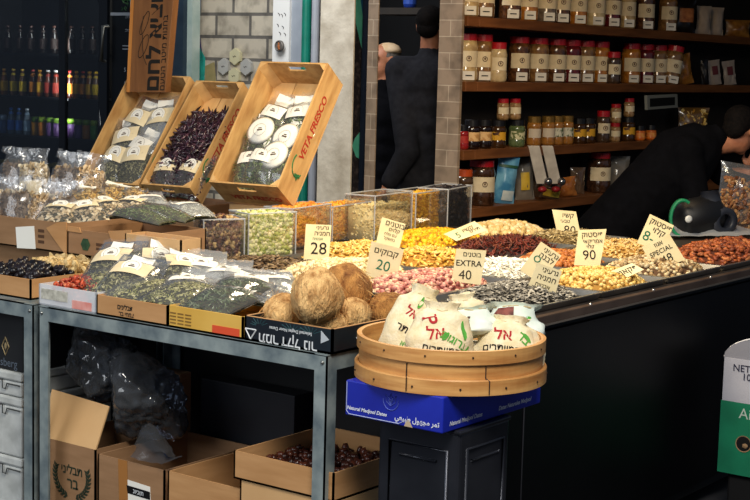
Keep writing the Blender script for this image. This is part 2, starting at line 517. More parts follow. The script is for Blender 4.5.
# dark board with mint green shapes between pillar and brick strip
a, b = px_x(350, YF + .12), px_x(366, YF + .12)
t = thing('painted_board', 'tall dark board with mint green painted curves beside the plaster pillar', 'board', ((a + b) / 2, YF + .14, 0))
MB().box(a, b + .02, YF + .12, YF + .16, 0, 3.4).build('panel', mat('dark_plum_board', '#1d1516', '#5b4c47', scale=40, rough=0.7, lo=0.5, hi=0.8), t)
MINT = mat('mint_paint', '#4fae92', '#63c3a4', scale=10, rough=0.6)
for pts in ([(354, -4), (360, -4), (363, 20), (366.5, 32), (366.5, 62), (361, 46), (356, 24)], [(352, 146), (355, 138), (361.5, 130), (361.5, 160), (356, 157)]):
    MB().slab([hy(x, y, YF + .118) for x, y in pts][::-1], 0.002).build('mint_shape', MINT, t)
m = MB().slab([hy(x, y, YF + .1185) for x, y in [(360, -4), (366.5, -4), (366.5, 30), (363, 18)]][::-1], 0.002).build('blue_shape', mat('blue_paint', '#13557a', rough=.6), t)
MB().box(b - .012, b + .02, YF + .09, YF + .13, 0, 3.4).build('edge_strip', mat('navy_strip', '#101a2c', rough=0.5), t)
# ================================================================ fridge with drinks at the back left
YR = 6.0
fx = lambda px: px_x(px, YR, 60)
fz = lambda py, px=50: hy(px, py, YR).z
FB = mat('fridge_black', '#08090b', rough=0.4)
t = thing('drinks_fridge', 'tall black drinks fridge with glass doors behind the stall', 'fridge', (fx(40), YR + .3, 0))
X0, X1 = fx(-30), fx(112)
m = MB(); m.box(X0, X1, YR + .6, YR + .64, 0, 2.6); m.box(X0 - .04, X0, YR, YR + .64, 0, 2.6); m.box(X1 - .0, X1 + .04, YR, YR + .64, 0, 2.6)
m.box(X0, X1, YR, YR + .6, 0, .12); m.box(X0, X1, YR, YR + .64, 2.56, 2.6); m.build('body', FB, t)
m = MB(); m.box(fx(101), fx(109.5), YR - .03, YR, .1, 2.55); m.box(fx(61.5), fx(67.5), YR - .03, YR, .1, 2.55)
m.build('door_frame', mat('fridge_frame', '#14171c', rough=0.35), t)
d = MB().box(X0, fx(101), YR - .012, YR - .008, .12, 2.5).build('glass_door', film('fridge_glass', '#c9d0d6', haze=0.0, rough=0.03, gloss=0.05), t)
p0, p1 = hy(103, 26, YR - .07), hy(101.5, 61, YR - .07)
MB().tube([p0 + Vector((0, .05, 0)), p0, p1, p1 + Vector((0, .05, 0))], 0.017, 10).build('handle', mat('steel_handle', '#b5b0a2', rough=0.3, metal=0.9), t, smooth=True)
area('fridge_fill_strip', (fx(62.5), YR + .03, 1.75), (fx(30), YR + .22, 1.72), .04, 20, (1, .93, .8), 1.5)  # unseen strip, added so the bottles behind the glass show
area('fridge_fill_strip', (fx(100), YR + .03, 1.75), (fx(84), YR + .25, 1.72), .04, 2.5, (1, .93, .8), 1.5)  # second added strip, for the drinks nearest the handle
SHELF_Z = [fz(53), fz(97), fz(137), fz(168)]
for z in SHELF_Z:
    MB().box(X0, X1, YR + .03, YR + .58, z - .025, z - .005).build('shelf', mat('fridge_shelf', '#1a1c1f', rough=0.5), t)
GLASSD = mat('dark_bottle', '#1c130d', '#2a1c12', scale=8, rough=0.15, coat=0.4)
def bottle(bodycol, labelcol, capcol, h=0.235, r=0.036):
    def make():
        b = thing('drink_bottle', 'x', 'bottle')
        MB().lathe([(r * .9, 0), (r, .01), (r, h * .55), (r * .85, h * .66), (r * .42, h * .86), (r * .4, h * .93)], 12).build('body', mat('bottle_' + bodycol[1:], bodycol, rough=0.12, coat=0.4), b, smooth=True)
        MB().lathe([(r * .48, h * .93), (r * .48, h), (0.0, h)], 10).build('cap', mat('cap_' + capcol[1:], capcol, rough=0.4), b)
        MB().lathe([(r * 1.02, h * .16), (r * 1.02, h * .54)], 12, cap=False).build('label', mat('lab_' + labelcol[1:], labelcol, rough=0.6), b)
        if h > .2: MB().lathe([(r * .66, h * .76), (r * .5, h * .85)], 12, cap=False).build('neck_label', mat('lab_' + labelcol[1:], labelcol, rough=0.6), b)
        return b
    return make
def can(c1, c2):
    def make():
        b = thing('drink_can', 'x', 'can')
        r, h = .036, .168
        MB().lathe([(r * .8, 0), (r, .012), (r, h * .72)], 12).build('body', mat('can_' + c1[1:], c1, rough=0.35), b, smooth=True)
        MB().lathe([(r, h * .72), (r, h - .014), (r * .82, h), (0.0, h - .004)], 12).build('top_band', mat('can_' + c2[1:], c2, rough=0.35), b, smooth=True)
        return b
    return make
KINDS = {'amber': bottle('#6a3a12', '#b98a1c', '#c58c1a'), 'cola': bottle('#2a0f0a', '#b06a1a', '#8c1a14'), 'mauve': bottle('#5a4238', '#c0a020', '#d0a828'),
         'water': bottle('#42586a', '#2a5fae', '#2f6ec0'), 'clear': bottle('#6c7b86', '#8fa9c0', '#d5dbe0'), 'dark': bottle('#120c0a', '#231511', '#3a2018', .24),
         'tea': bottle('#3a1c0e', '#8c2a1c', '#c9c9c9'), 'blueC': can('#31507c', '#7f93a8'), 'orangeC': can('#a8641c', '#7f9a2c'), 'purpleC': can('#5c3f74', '#6f9a30'), 'greenC': can('#4c8a2c', '#a8c23a'), 'goldC': can('#9a6a18', '#3d5a1c')}
rows = [(0, 'top', [(8, 'dark'), (20, 'dark'), (31, 'dark'), (43, 'dark'), (54, 'dark'), (72, 'dark'), (82, 'dark'), (92, 'dark')]),
        (1, 'upper', [(4, 'amber'), (13.5, 'mauve'), (22.5, 'mauve'), (33, 'cola'), (40, 'amber'), (48, 'tea'), (56, 'tea'), (70, 'cola'), (76.5, 'amber'), (83, 'cola'), (89.5, 'amber'), (96, 'mauve')]),
        (2, 'lower', [(3, 'blueC'), (11, 'water'), (19, 'water'), (27, 'clear'), (35, 'goldC'), (42, 'orangeC'), (50, 'purpleC'), (57, 'purpleC'), (71, 'purpleC'), (78.5, 'purpleC'), (86.5, 'orangeC'), (94.5, 'greenC')])]
cname = {'amber': 'amber drink bottle', 'cola': 'dark cola bottle', 'mauve': 'pale brown drink bottle', 'water': 'blue labelled water bottle',
         'clear': 'clear water bottle with pale label', 'dark': 'very dark glass bottle', 'tea': 'iced tea bottle with white cap', 'blueC': 'blue and silver drink can', 'orangeC': 'orange drink can with green top',
         'purpleC': 'purple drink can with green top', 'greenC': 'green drink can with lime top', 'goldC': 'gold and green drink can'}
for si, rn, lst in rows:
    for k, (px, kd) in enumerate(lst):
        p = hy(px, 60, YR + .1)
        iscan = kd.endswith('C')
        spawn('drink_' + kd, KINDS[kd], Matrix.Translation((p.x, YR + .1, SHELF_Z[si] - .004)),
              f'{cname[kd]}, {ORD[len(lst) - 1 - k]} from the door handle on the {rn} fridge shelf', 'can' if iscan else 'bottle', f'drinks on the {rn} fridge shelf')
# tray of yellow packets at the bottom
pk = mat('yellow_packet', '#8f7a3c', '#a89048', scale=20, rough=0.5)
for k, px in enumerate((6, 16, 27, 38, 50, 60)):
    p = hy(px, 163, YR + .12)
    m = MB(); m.x = Matrix.Translation((p.x, YR + .12, SHELF_Z[3] - .004)) @ Matrix.Rotation(rad(8 * (k % 3) - 8), 4, 'Z')
    m.box(-.045, .045, -.06, .06, 0, .035 + .012 * (k % 2))
    tag(m.build('snack_packet', pk, bevel=.008), f'{ORD[5 - k]} flat yellow packet from the door handle on the bottom fridge shelf', 'packet', 'yellow packets at the bottom of the fridge')
# black panel with white writing, right of the fridge
a, b = fx(112) + .05, fx(150)
t = thing('menu_panel', 'tall black panel with white menu writing beside the drinks fridge', 'sign', ((a + b) / 2, YR + .02, 0))
MB().box(a, b, YR - .01, YR + .04, 0, 2.6).build('panel', FB, t)
m = MB()
for y, x0, x1, h in ((12.5, 110.5, 134, 3.0), (45.3, 122.5, 132, 1.0), (48.5, 122.5, 132, 1.0)):
    m.slab([hy(x, yy, YR - .012) for x, yy in ((x0, y), (x0, y + h), (x1, y + h), (x1, y))], .002)
for y, s in ((17, .03), (30.5, .032)):
    m.text('בלה', s, hy(127.5, y, YR - .012), (1, 0, 0), (0, 0, 1), fat=.01)
m.text('F', .05, hy(125, 84, YR - .012), (1, 0, 0), (0, 0, 1)).text('S', .05, hy(125, 70, YR - .012), (1, 0, 0), (0, 0, 1))
m.slab([hy(x, yy, YR - .012) for x, yy in ((123, 97), (123, 98.5), (132, 98.5), (132, 97))], .002)
m.build('white_writing', mat('white_print', '#b9bcc0', rough=.7), t)
m = MB()
for k in range(26):
    p = hy(124 + RND.uniform(-2, 9), 3 + RND.uniform(-5, 6), YR - .03)
    m.piece('leaf', p, .02, rrot(RND))
m.build('leaf_picture', bits('leaf_green', ['#1c4a26', '#3d7a3c', '#7fae74']), t)
# ================================================================ shelves of jars at the back right
XS = -2.0
SW = wood('shelf_wood', '#5d3517', '#86522a', stretch=(20, 2, 20))
SZ = {'bottom': 0.835, 'lower': 1.142, 'upper': 1.496, 'top': 1.83}
Y0 = px_x(0, 0) * 0 + 3.6
for nm, z in SZ.items():
    tag(MB().box(XS - .10, XS, Y0 + .03, 3.74, z - .05, z).box(XS - .225, XS, 3.74, 7.88, z - .05, z).build('shelf_board', SW, bevel=.003), f'{nm} wooden shelf board of the jar shelves beside the brick column', 'shelf')
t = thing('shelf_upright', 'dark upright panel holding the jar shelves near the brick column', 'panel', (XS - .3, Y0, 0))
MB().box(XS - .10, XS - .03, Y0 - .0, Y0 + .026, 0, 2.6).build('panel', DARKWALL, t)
LABEL = mat('beige_jar_label', '#d6c4a0', '#e0d0ae', scale=30, rough=0.7)
TAG = mat('white_price_tag', '#d9d4c8', rough=0.7)
FACE = rad(48)      # jars look toward the customers
def jar(key, body, lid=RED, h=.25, r=.062, label=LABEL, emblem=True, tagged=True, square=False, lidh=.032, neck=.86):
    def make():
        j = thing('jar', 'x', 'jar')
        hb = h - lidh
        bm_ = mat('jar_' + key, *body, scale=45, rough=0.18, coat=0.6, detail=3) if len(body) > 1 else mat('jar_' + key, body[0], rough=0.15, coat=0.6)
        prof = [(r * .9, 0), (r, .012), (r, hb * .3), (r * .965, hb * .34), (r * .965, hb * .74), (r, hb * .78), (r * .96, hb * .88), (r * neck, hb)]
        MB().lathe(prof, 20).build('body', bm_, j, smooth=True)
        MB().lathe([(r * neck * 1.02, hb - .004), (r * neck * 1.02, h - .003), (r * neck * .94, h), (0, h)], 20).build('lid', lid, j)
        if label:
            MB().lathe([(r * .985, hb * .35), (r * .985, hb * .73)], 10, a0=rad(-90 - 62), a1=rad(-90 + 62)).build('label', label, j, smooth=True)
            if emblem:
                m = MB()
                for a in (-90,):
                    c = Vector((r * 1.0 * math.cos(rad(a)), r * 1.0 * math.sin(rad(a)), hb * .55))
                    m.x = Matrix.Translation(c) @ Matrix.Rotation(rad(90), 4, 'X')
                    m.lathe([(.0145, 0), (.0145, .002), (.011, .002), (.011, 0)], 16, cap=False)
                    m.ico((0, .001, .001), (.005, .008, .002), 1)
                m.build('emblem', mat('brown_print', '#4f2a18', rough=.8), j)
        if tagged:
            m = MB().box(-.032, .032, -r * 1.04 - .002, -r * 1.04, .008, .054)
            m.x = None
            m.build('price_tag', TAG, j)
            MB().box(-.018, .018, -r * 1.04 - .0035, -r * 1.04 - .002, .028, .034).build('tag_writing', INK, j)
        return j
    return make
LIDB = mat('black_lid', '#121012', rough=0.35)
LIDG = mat('gold_lid', '#8a6a34', rough=0.3, metal=0.6)
LIDO = mat('orange_lid', '#b5471a', rough=0.4)
JK = {
    'spice': jar('spice', ('#3d2414', '#6b4526')), 'cream': jar('cream', ('#a88a58', '#c4aa78')), 'nut': jar('nut', ('#6a4a2a', '#8f6a3e')),
    'orange': jar('orange', ('#9a5a1c', '#b87a30')), 'wine': jar('wine', ('#4a1216', '#6c1f20')), 'grey': jar('grey', ('#5a4c40', '#7a6a58')), 'pale': jar('pale', ('#bba678', '#d0bd90')),
    'small': jar('small', ('#b79f74', '#c8b288'), h=.21, r=.046, tagged=False), 'smalldark': jar('smalldark', ('#3a2a1e', '#4a382a'), h=.19, r=.044, tagged=False),
    'mini': jar('mini', ('#7a5a34', '#a8845a'), h=.115, r=.034, tagged=False, emblem=False, lidh=.022),
    'black': jar('blackjar', ('#1c0f0a',), LIDB, h=.155, r=.045, label=mat('tan_label', '#b98a52', '#d8b078', scale=25, rough=.6, lo=.45, hi=.5), tagged=False, emblem=False),
    'green': jar('greenjar', ('#4a5a32', '#63704a'), LIDB, h=.15, r=.047, label=mat('floral_label', '#c8c49c', '#5f6a3c', scale=50, rough=.6, lo=.5, hi=.55), tagged=False, emblem=False),
    'honey': jar('honeyjar', ('#8a5a24', '#a06c30'), LIDG, h=.165, r=.042, label=mat('white_label', '#c6b7a2', rough=.7), tagged=False, emblem=False),
    'honeyg': jar('honeyjar', ('#8a5a24', '#a06c30'), LIDG, h=.165, r=.04, label=mat('olive_label', '#c9c5b0', '#4b5a3a', scale=40, rough=.6, lo=.5, hi=.55), tagged=False, emblem=False),
    'yellow': jar('yellowjar', ('#3a2410',), LIDB, h=.15, r=.045, label=mat('yellow_label', '#cf9a24', '#4a2a14', scale=25, rough=.6, lo=.56, hi=.6), tagged=False, emblem=False),
    'orangecup': jar('cup', ('#c4581a', '#d87a2c'), LIDB, h=.095, r=.036, label=mat('orange_label', '#d0662a', '#e0a050', scale=40, rough=.6), tagged=False, emblem=False),
    'redbox': jar('redjar', ('#8a1a1a',), LIDB, h=.13, r=.033, label=mat('red_label', '#9c2020', '#b63a2c', scale=30, rough=.6), tagged=False, emblem=False),
    'big': jar('big', ('#2c1a10', '#4a3020'), h=.245, r=.075, tagged=False), 'bigorange': jar('bigo', ('#3a2618', '#55402c'), LIDO, h=.2, r=.055, tagged=False),
}
JW = {'spice': 'dark brown spice', 'cream': 'cream coloured powder', 'nut': 'brown nuts', 'orange': 'orange powder', 'wine': 'deep red powder', 'grey': 'grey brown spice', 'pale': 'pale grains',
      'small': 'pale powder', 'smalldark': 'dark seeds', 'mini': 'brown paste', 'black': 'black syrup and tan label', 'green': 'green olives and floral label', 'honey': 'honey and white label',
      'honeyg': 'honey and green printed label', 'yellow': 'dark paste and yellow label', 'orangecup': 'orange paste', 'redbox': 'red paste', 'big': 'dark dried fruit', 'bigorange': 'dark fruit, orange lid'}
def put_jar(key, px, py_ref, shelf, k, row, X=XS - .075, dz=0, note=''):
    p = hx(px, py_ref, X)
    lab = f'{note}{ORD[k]} jar from the brick column {row}, holding {JW[key]}'
    return spawn('jar_' + key, JK[key], Matrix.Translation((X, p.y, SZ[shelf] + dz)) @ Matrix.Rotation(FACE, 4, 'Z'), lab, 'jar', f'jars {row}')
# upper shelf, front row (red lids); second figure is the jar kind
for k, (px, kd) in enumerate(((466, 'cream'), (482, 'nut'), (519, 'spice'), (538, 'nut'), (556, 'spice'), (571, 'wine'), (585, 'nut'), (600, 'orange'), (631, 'orange'), (645, 'wine'), (658, 'nut'))):
    put_jar(kd, px, 60, 'upper', k, 'on the upper shelf', X=XS - .14)
put_jar('small', 498.5, 60, 'upper', 0, 'forward on the upper shelf', X=XS - .05, note='slim ')
put_jar('smalldark', 614, 60, 'upper', 1, 'forward on the upper shelf', X=XS - .05, note='slim ')
o = put_jar('nut', 670, 60, 'upper', 11, 'on the upper shelf', X=XS - .09, note='leaning ')
o.matrix_world = o.matrix_world @ Matrix.Rotation(rad(9), 4, 'Y')
# top shelf, only the lower halves are in view
for k, (px, kd) in enumerate(((467, 'cream'), (483, 'nut'), (510, 'spice'), (527, 'orange'), (546, 'grey'), (560, 'spice'), (577, 'orange'), (595, 'pale'), (611, 'wine'), (626, 'cream'), (645, 'spice'), (668, 'nut'))):
    put_jar(kd, px, 10, 'top', k, 'on the top shelf', X=XS - .075)
# lower shelf
for k, (px, kd, dz) in enumerate(((463, 'redbox', 0), (472, 'black', 0), (484, 'black', 0), (498, 'yellow', 0), (517, 'green', 0), (534, 'honey', 0), (548, 'honey', 0), (557, 'honeyg', 0), (567, 'honeyg', 0),
                                  (579, 'yellow', 0), (588, 'yellow', 0), (603, 'smalldark', 0), (615, 'mini', 0), (628, 'yellow', 0), (640, 'orangecup', 0), (651, 'orangecup', 0))):
    put_jar(kd, px, 130, 'lower', k, 'on the lower shelf', X=XS - .07)
for k, (px, dz) in enumerate(((503, .15), (515, .15), (616, .115), (629, .15))):
    put_jar('mini', px, 110, 'lower', k, 'stacked on the lower shelf', X=XS - .07, dz=dz, note='small ')
# bottom shelf
put_jar('bigorange', 463, 190, 'bottom', 0, 'on the bottom shelf', X=XS - .09)
put_jar('bigorange2' if False else 'big', 481, 190, 'bottom', 1, 'on the bottom shelf', X=XS - .09)
put_jar('big', 598, 190, 'bottom', 2, 'on the bottom shelf', X=XS - .1)

# ---- soft bags on the shelves
def crisp_bag(w, h, t, seed=0, pinch=.75):
    """upright pillow pouch: local x wide, z tall, front toward -y"""
    rnd = random.Random(seed); rows = []
    nu, nv = 10, 12
    m = MB()
    for side in (-1, 1):
        rows = []
        for j in range(nv + 1):
            v = j / nv; prof = (math.sin(math.pi * min(1, v * 1.02)) ** .55) if 0 < v < 1 else 0
            rw = []
            for i in range(nu + 1):
                u = i / nu * 2 - 1
                b = (1 - abs(u) ** 2.2) * prof
                ww = w / 2 * (1 - .12 * (prof))
                z = v * h
                n = noise.noise(Vector((u * 2 + seed, v * 4, side * 3 + seed))) * .012
                rw.append((u * ww + n * .6, side * (t / 2 * b) + n * b, z))
            rows.append(rw if side < 0 else rw[::-1])
        m.grid(rows)
    return m
def bag_thing(name, label, cat, X, w, h, t, mt, seed, patches=(), group=None, filmy=None, filler=None):
    b = thing(name, label, cat, X=X, group=group)
    m = crisp_bag(w, h, t, seed); m.x = None
    m.v = [X @ p for p in m.v]
    m.build('pouch', mt, b, smooth=True)
    for pn, pm, (x0, x1, z0, z1) in patches:
        q = MB(); rows = []
        for j in range(7):
            z = z0 + (z1 - z0) * j / 6; rw = []
            for i in range(7):
                x = x0 + (x1 - x0) * i / 6
                u = x / (w / 2); v = z / h
                bb = max(0, 1 - abs(u) ** 2.2) * max(0, math.sin(math.pi * min(1, v * 1.02))) ** .55
                rw.append(X @ Vector((x, -t / 2 * bb - .006, z)))
            rows.append(rw)
        q.grid(rows).build(pn, pm, b, smooth=True)
    if filler:
        q = MB(); rnd = random.Random(seed + 5)
        kd, size, n, fm, zf = filler
        for _ in range(n):
            u, v = rnd.uniform(-.8, .8), rnd.uniform(.03, zf)
            bb = max(0, 1 - abs(u) ** 2.2) * math.sin(math.pi * v) ** .55
            q.piece(kd, X @ Vector((u * w / 2, -t / 2 * bb * rnd.uniform(.6, .95), v * h)), size * rnd.uniform(.8, 1.2), rrot(rnd))
        q.build('contents', fm, b)
    return b
def SX(px, py, z, X, yaw=52, lean=0, roll=0):
    p = hx(px, py, X)
    return Matrix.Translation((X, p.y, z)) @ Matrix.Rotation(rad(yaw), 4, 'Z') @ Matrix.Rotation(rad(lean), 4, 'X') @ Matrix.Rotation(rad(roll), 4, 'Y')
ZB = SZ['bottom']
bag_thing('snack_bag', 'bright blue printed snack bag standing on the bottom shelf', 'bag', SX(503, 190, ZB, XS - .06, roll=6), .13, .26, .07,
          mat('blue_bag', '#3f7fa8', '#74aecb', scale=14, rough=.3, lo=.4, hi=.6), 3,
          [('label', mat('pale_bag_print', '#cfd6d2', '#a8bfca', scale=20, rough=.5), (-.02, .05, .02, .075)), ('band', mat('green_bag_print', '#28523a', rough=.5), (-.055, .055, .2, .215))])
bag_thing('snack_bag', 'clear bag of yellow snacks next to the blue bag', 'bag', SX(525, 190, ZB, XS - .1, roll=-4), .12, .235, .07, mat('clear_grey_bag', '#6f675c', '#8d8578', scale=12, rough=.2, coat=.5), 5,
          [('label', mat('yellow_print', '#c9a42c', '#d8b848', scale=20, rough=.5), (-.03, .02, .06, .16))])
bag_thing('snack_bag', 'brown clear bag between the yellow snack bags on the bottom shelf', 'bag', SX(537, 190, ZB, XS - .16), .13, .2, .07, mat('brown_bag', '#4f3b2c', '#7b6450', scale=12, rough=.25, coat=.5), 6)
bag_thing('snack_bag', 'low bag with yellow front lying under the white sticks', 'bag', SX(549, 200, ZB, XS - .05, roll=10), .13, .1, .07, mat('brown_bag', '#4f3b2c'), 7,
          [('label', MATS['yellow_print'], (-.05, .05, .015, .055))])
bag_thing('snack_bag', 'orange snack bag farthest from the blue bag on the bottom shelf', 'bag', SX(566, 200, ZB, XS - .06, roll=-8), .14, .115, .07, mat('orange_bag', '#8a4f24', '#c07a3c', scale=16, rough=.3, coat=.4), 8)
bag_thing('snack_bag', 'clear wrapped bag beside the big red lidded jar', 'bag', SX(618, 185, ZB, XS - .12), .15, .21, .08, mat('clear_grey_bag', '#6f675c'), 9)
bag_thing('snack_bag', 'small brown bag between the orange bag and the big red lidded jar', 'bag', SX(577, 190, ZB, XS - .12), .1, .16, .06, mat('brown_bag', '#4f3b2c'), 10)
# white stick packs with silver balls, hanging from the lower shelf
for k, (px, lb) in enumerate(((538, 'left'), (551.5, 'right'))):
    tp, bt = hx(px - 4, 146, XS + .02), hx(px + 4.5, 184, XS + .03)
    t = thing('stick_pack', f'white hanging stick pack with a silver ball, {dict(left="nearer", right="farther")[lb]} of the two from the blue bag', 'packet', bt, group='white stick packs under the lower shelf')
    dvec = (bt - tp); sd = Vector((.045, .06, 0)).normalized() * .034
    MB().slab([tp - sd, bt - sd, bt + sd, tp + sd], .012).build('sleeve', mat('white_sleeve', '#bdb4a8', '#d2cabd', scale=16, rough=.5), t, bevel=.003)
    MB().ico(bt + Vector((.03, .01, .015)), (.024, .024, .024), 2).build('silver_ball', mat('silver_foil', '#8e8e92', rough=.2, metal=.9), t, smooth=True)
    MB().ico(bt + Vector((.0, .0, -.03)), (.026, .03, .018), 2).build('red_foot', mat('red_foil', '#8a2024', rough=.35), t, smooth=True)
# upper shelf, right end
ZU = SZ['upper']
bag_thing('pasta_bag', 'amber bag of pasta leaning beside the jars of the upper shelf', 'bag', SX(686, 70, ZU, XS - .07, roll=-12), .13, .2, .07, mat('amber_bag', '#7a4a1e', '#b07a34', scale=20, rough=.25, coat=.5), 12)
for k, (px, rl) in enumerate(((706, -6), (716, -9), (731, -9))):
    bag_thing('spice_packet', ['narrow black packet leaning before two white packets on the upper shelf', 'white packet with dark red print, first after the narrow black packet', 'white packet with dark red print, farthest from the narrow black packet'][k], 'packet',
              SX(px, 70, ZU, XS - .08, roll=rl), [.06, .1, .1][k], .17, .03, [MATS['black_lid'], mat('pale_packet', '#8e8278', '#a89c90', scale=10, rough=.4), MATS['pale_packet']][k], 20 + k,
              [] if k == 0 else [('label', mat('dark_red_print', '#5a1a1c', rough=.5), (-.022, .022, .07, .13))], group='packets on the upper shelf')
# top shelf, right end
ZT = SZ['top']
bag_thing('food_bag', 'black bag with a brown food picture on the top shelf', 'bag', SX(685, 10, ZT, XS - .07), .16, .22, .07, mat('black_bag', '#17120f', rough=.3, coat=.4), 30,
          [('picture', mat('food_picture', '#8a4a20', '#b9763c', scale=30, rough=.5), (-.05, .05, .07, .16))])
for k, px in enumerate((704, 717)):
    bag_thing('flour_bag', ['white paper bag touching the black bag on the top shelf', 'white paper bag between its twin and the amber bag on the top shelf'][k], 'bag', SX(px, 10, ZT, XS - .08), .11, .19, .08, mat('white_bag', '#a89888', '#bdac9a', scale=10, rough=.6), 33 + k, group='white bags on the top shelf')
bag_thing('food_bag', 'amber bag lying on the top shelf beyond the white paper bags', 'bag', SX(738, 18, ZT, XS - .08), .2, .12, .09, MATS['amber_bag'], 36)
# grey framed dark panel under the upper shelf and a bag of yellow snacks below
t = thing('display_frame', 'small grey framed dark panel hanging under the upper shelf', 'frame', hx(662, 108, XS + .005))
c = [hx(x, y, XS + .01) for x, y in ((647, 95.5), (647.5, 110), (678, 107.5), (677.5, 94))]
i = [hx(x, y, XS + .011) for x, y in ((650, 98.5), (650, 107), (675, 105), (675, 97))]
MB().slab(c, .02).build('rim', mat('grey_rim', '#7d7f78', rough=.5), t, bevel=.002)
MB().slab(i, .004).build('dark_panel', BLACK, t)
bag_thing('snack_bag', 'open bag of golden snacks behind the shopkeeper\'s shoulder on the lower shelf', 'bag', SX(693, 120, SZ['lower'], XS - .09), .24, .2, .09, mat('clear_amber', '#5a4020', '#7a5a30', scale=14, rough=.25, coat=.5), 41,
          filler=('slice', .016, 90, bits('golden_snack', ['#a8741f', '#d8b45a', '#e8d090']), .9))
# ================================================================ the nut counter
CXF = 0.075
t = thing('nut_counter', 'long black fronted counter carrying the trays of nuts', 'counter', (-.7, 1.8, 0))
m = MB(); m.box(-1.8, CXF - .02, .56, 2.85, .06, .815); m.box(-.62, CXF - .02, 2.85, 5.2, .06, .815)
m.build('body', mat('counter_black', '#0c0c0e', '#121214', scale=4, rough=.6), t)
m = MB(); m.box(-1.8, CXF - .005, .56, 2.85, .815, .85); m.box(-.62, CXF - .005, 2.85, 5.2, .815, .85)
m.build('counter_top', mat('dark_laminate', '#3a332d', '#4a4038', scale=6, rough=.4), t)
MB().box(CXF - .02, CXF, .56, 5.2, .1, .8).build('front_panel', mat('black_panel', '#040406', '#07070a', scale=3, rough=.45, spec=.12), t)
MB().box(CXF - .012, CXF + .012, .56, 5.2, .822, .852).build('edge_strip', mat('brown_edge', '#4a3a30', '#5c4b40', scale=9, rough=.35, metal=.3), t, bevel=.003)
MB().box(CXF + .012, CXF + .016, .56, 5.2, .822, .827).build('pale_edge_line', mat('pale_alloy', '#8e8478', rough=.3, metal=.7), t)  # thin pale metal line along the foot of the edge strip
MB().box(CXF, CXF + .002, .835, .839, .1, .8).build('panel_seam', mat('seam_grey', '#34343a', rough=.5), t)
for px, py in ((593, 297), (656, 283), (713, 270)):
    p = hx(px, py, CXF + .012)
    MB().ico((CXF + .004, p.y, .853), (.007, .007, .005), 1).build('rivet', mat('bright_rivet', '#c9c4bc', rough=.25, metal=.9), t, smooth=True)
tag(MB().box(-3.4, -1.82, .58, 2.1, 0.0, .85).build('support_table', mat('counter_black', '#0c0c0e')), 'dark table under the tilted fruit cartons', 'table')

def tray(x0, x1, y0, y1, label, z=.852, h=.022, mt=TRAYM):
    t = thing('nut_tray', label, 'tray', ((x0 + x1) / 2, (y0 + y1) / 2, z), group='steel trays on the nut counter')
    e = .012; m = MB()
    m.box(x0 + e, x1 - e, y0 + e, y1 - e, z, z + .003)
    ring = [[(x0 + a, y0 + a, zz), (x1 - a, y0 + a, zz), (x1 - a, y1 - a, zz), (x0 + a, y1 - a, zz)] for a, zz in ((e, z), (.002, z + h), (-.006, z + h), (-.006, z + h - .003), (.0, z + h - .003), (e - .003, z))]
    m.grid(ring, True)
    m.build('pan', mt, t)
    return t
def mound(x, y, x0, x1, y0, y1, h, pw=2.6):
    u = abs((x - (x0 + x1) / 2) / ((x1 - x0) / 2)); v = abs((y - (y0 + y1) / 2) / ((y1 - y0) / 2))
    r = min(1, (u ** pw + v ** pw))
    return h * (1 - r) ** .65
def shade_underlayer(mt):  # darkened base colour: painted shade for the gaps between the pieces
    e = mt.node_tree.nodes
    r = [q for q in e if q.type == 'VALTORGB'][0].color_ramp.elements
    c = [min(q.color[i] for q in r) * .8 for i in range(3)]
    nm = mt.name + '_gap_shade'
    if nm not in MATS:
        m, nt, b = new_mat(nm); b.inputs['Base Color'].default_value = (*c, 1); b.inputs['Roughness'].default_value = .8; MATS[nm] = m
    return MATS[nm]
def heap(name, label, cat, rect, z, h, kind, size, n, mt, seed=1, flat=.7, pw=2.6, group='heaps of nuts and seeds on the counter', rnd_shift=.5):
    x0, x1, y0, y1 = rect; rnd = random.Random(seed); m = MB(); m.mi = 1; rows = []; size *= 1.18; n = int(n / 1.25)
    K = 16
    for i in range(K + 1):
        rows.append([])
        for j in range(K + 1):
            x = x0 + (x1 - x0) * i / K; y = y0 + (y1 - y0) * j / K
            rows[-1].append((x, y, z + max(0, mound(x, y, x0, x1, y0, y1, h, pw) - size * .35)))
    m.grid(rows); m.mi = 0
    c = 0
    while c < n:
        x, y = rnd.uniform(x0, x1), rnd.uniform(y0, y1)
        hh = mound(x, y, x0, x1, y0, y1, h, pw)
        if hh <= 0.0005: continue
        nz = noise.noise(Vector((x * 14, y * 14, seed))) * h * .16
        m.piece(kind, Vector((x, y, z + max(hh + nz, size * .2) + rnd.uniform(-.3, .3) * size * rnd_shift)), size * rnd.uniform(.8, 1.15), rrot(rnd, flat))
        c += 1
    o = m.build(name, [mt, shade_underlayer(mt)], smooth=kind not in ('flake', 'seed', 'stick', 'leaf'))
    return tag(o, label, cat, group, 'stuff')
B = bits
GOLD = B('golden_chips', ['#a87a2c', '#d6ae58', '#e8cf8a', '#c4943c'])
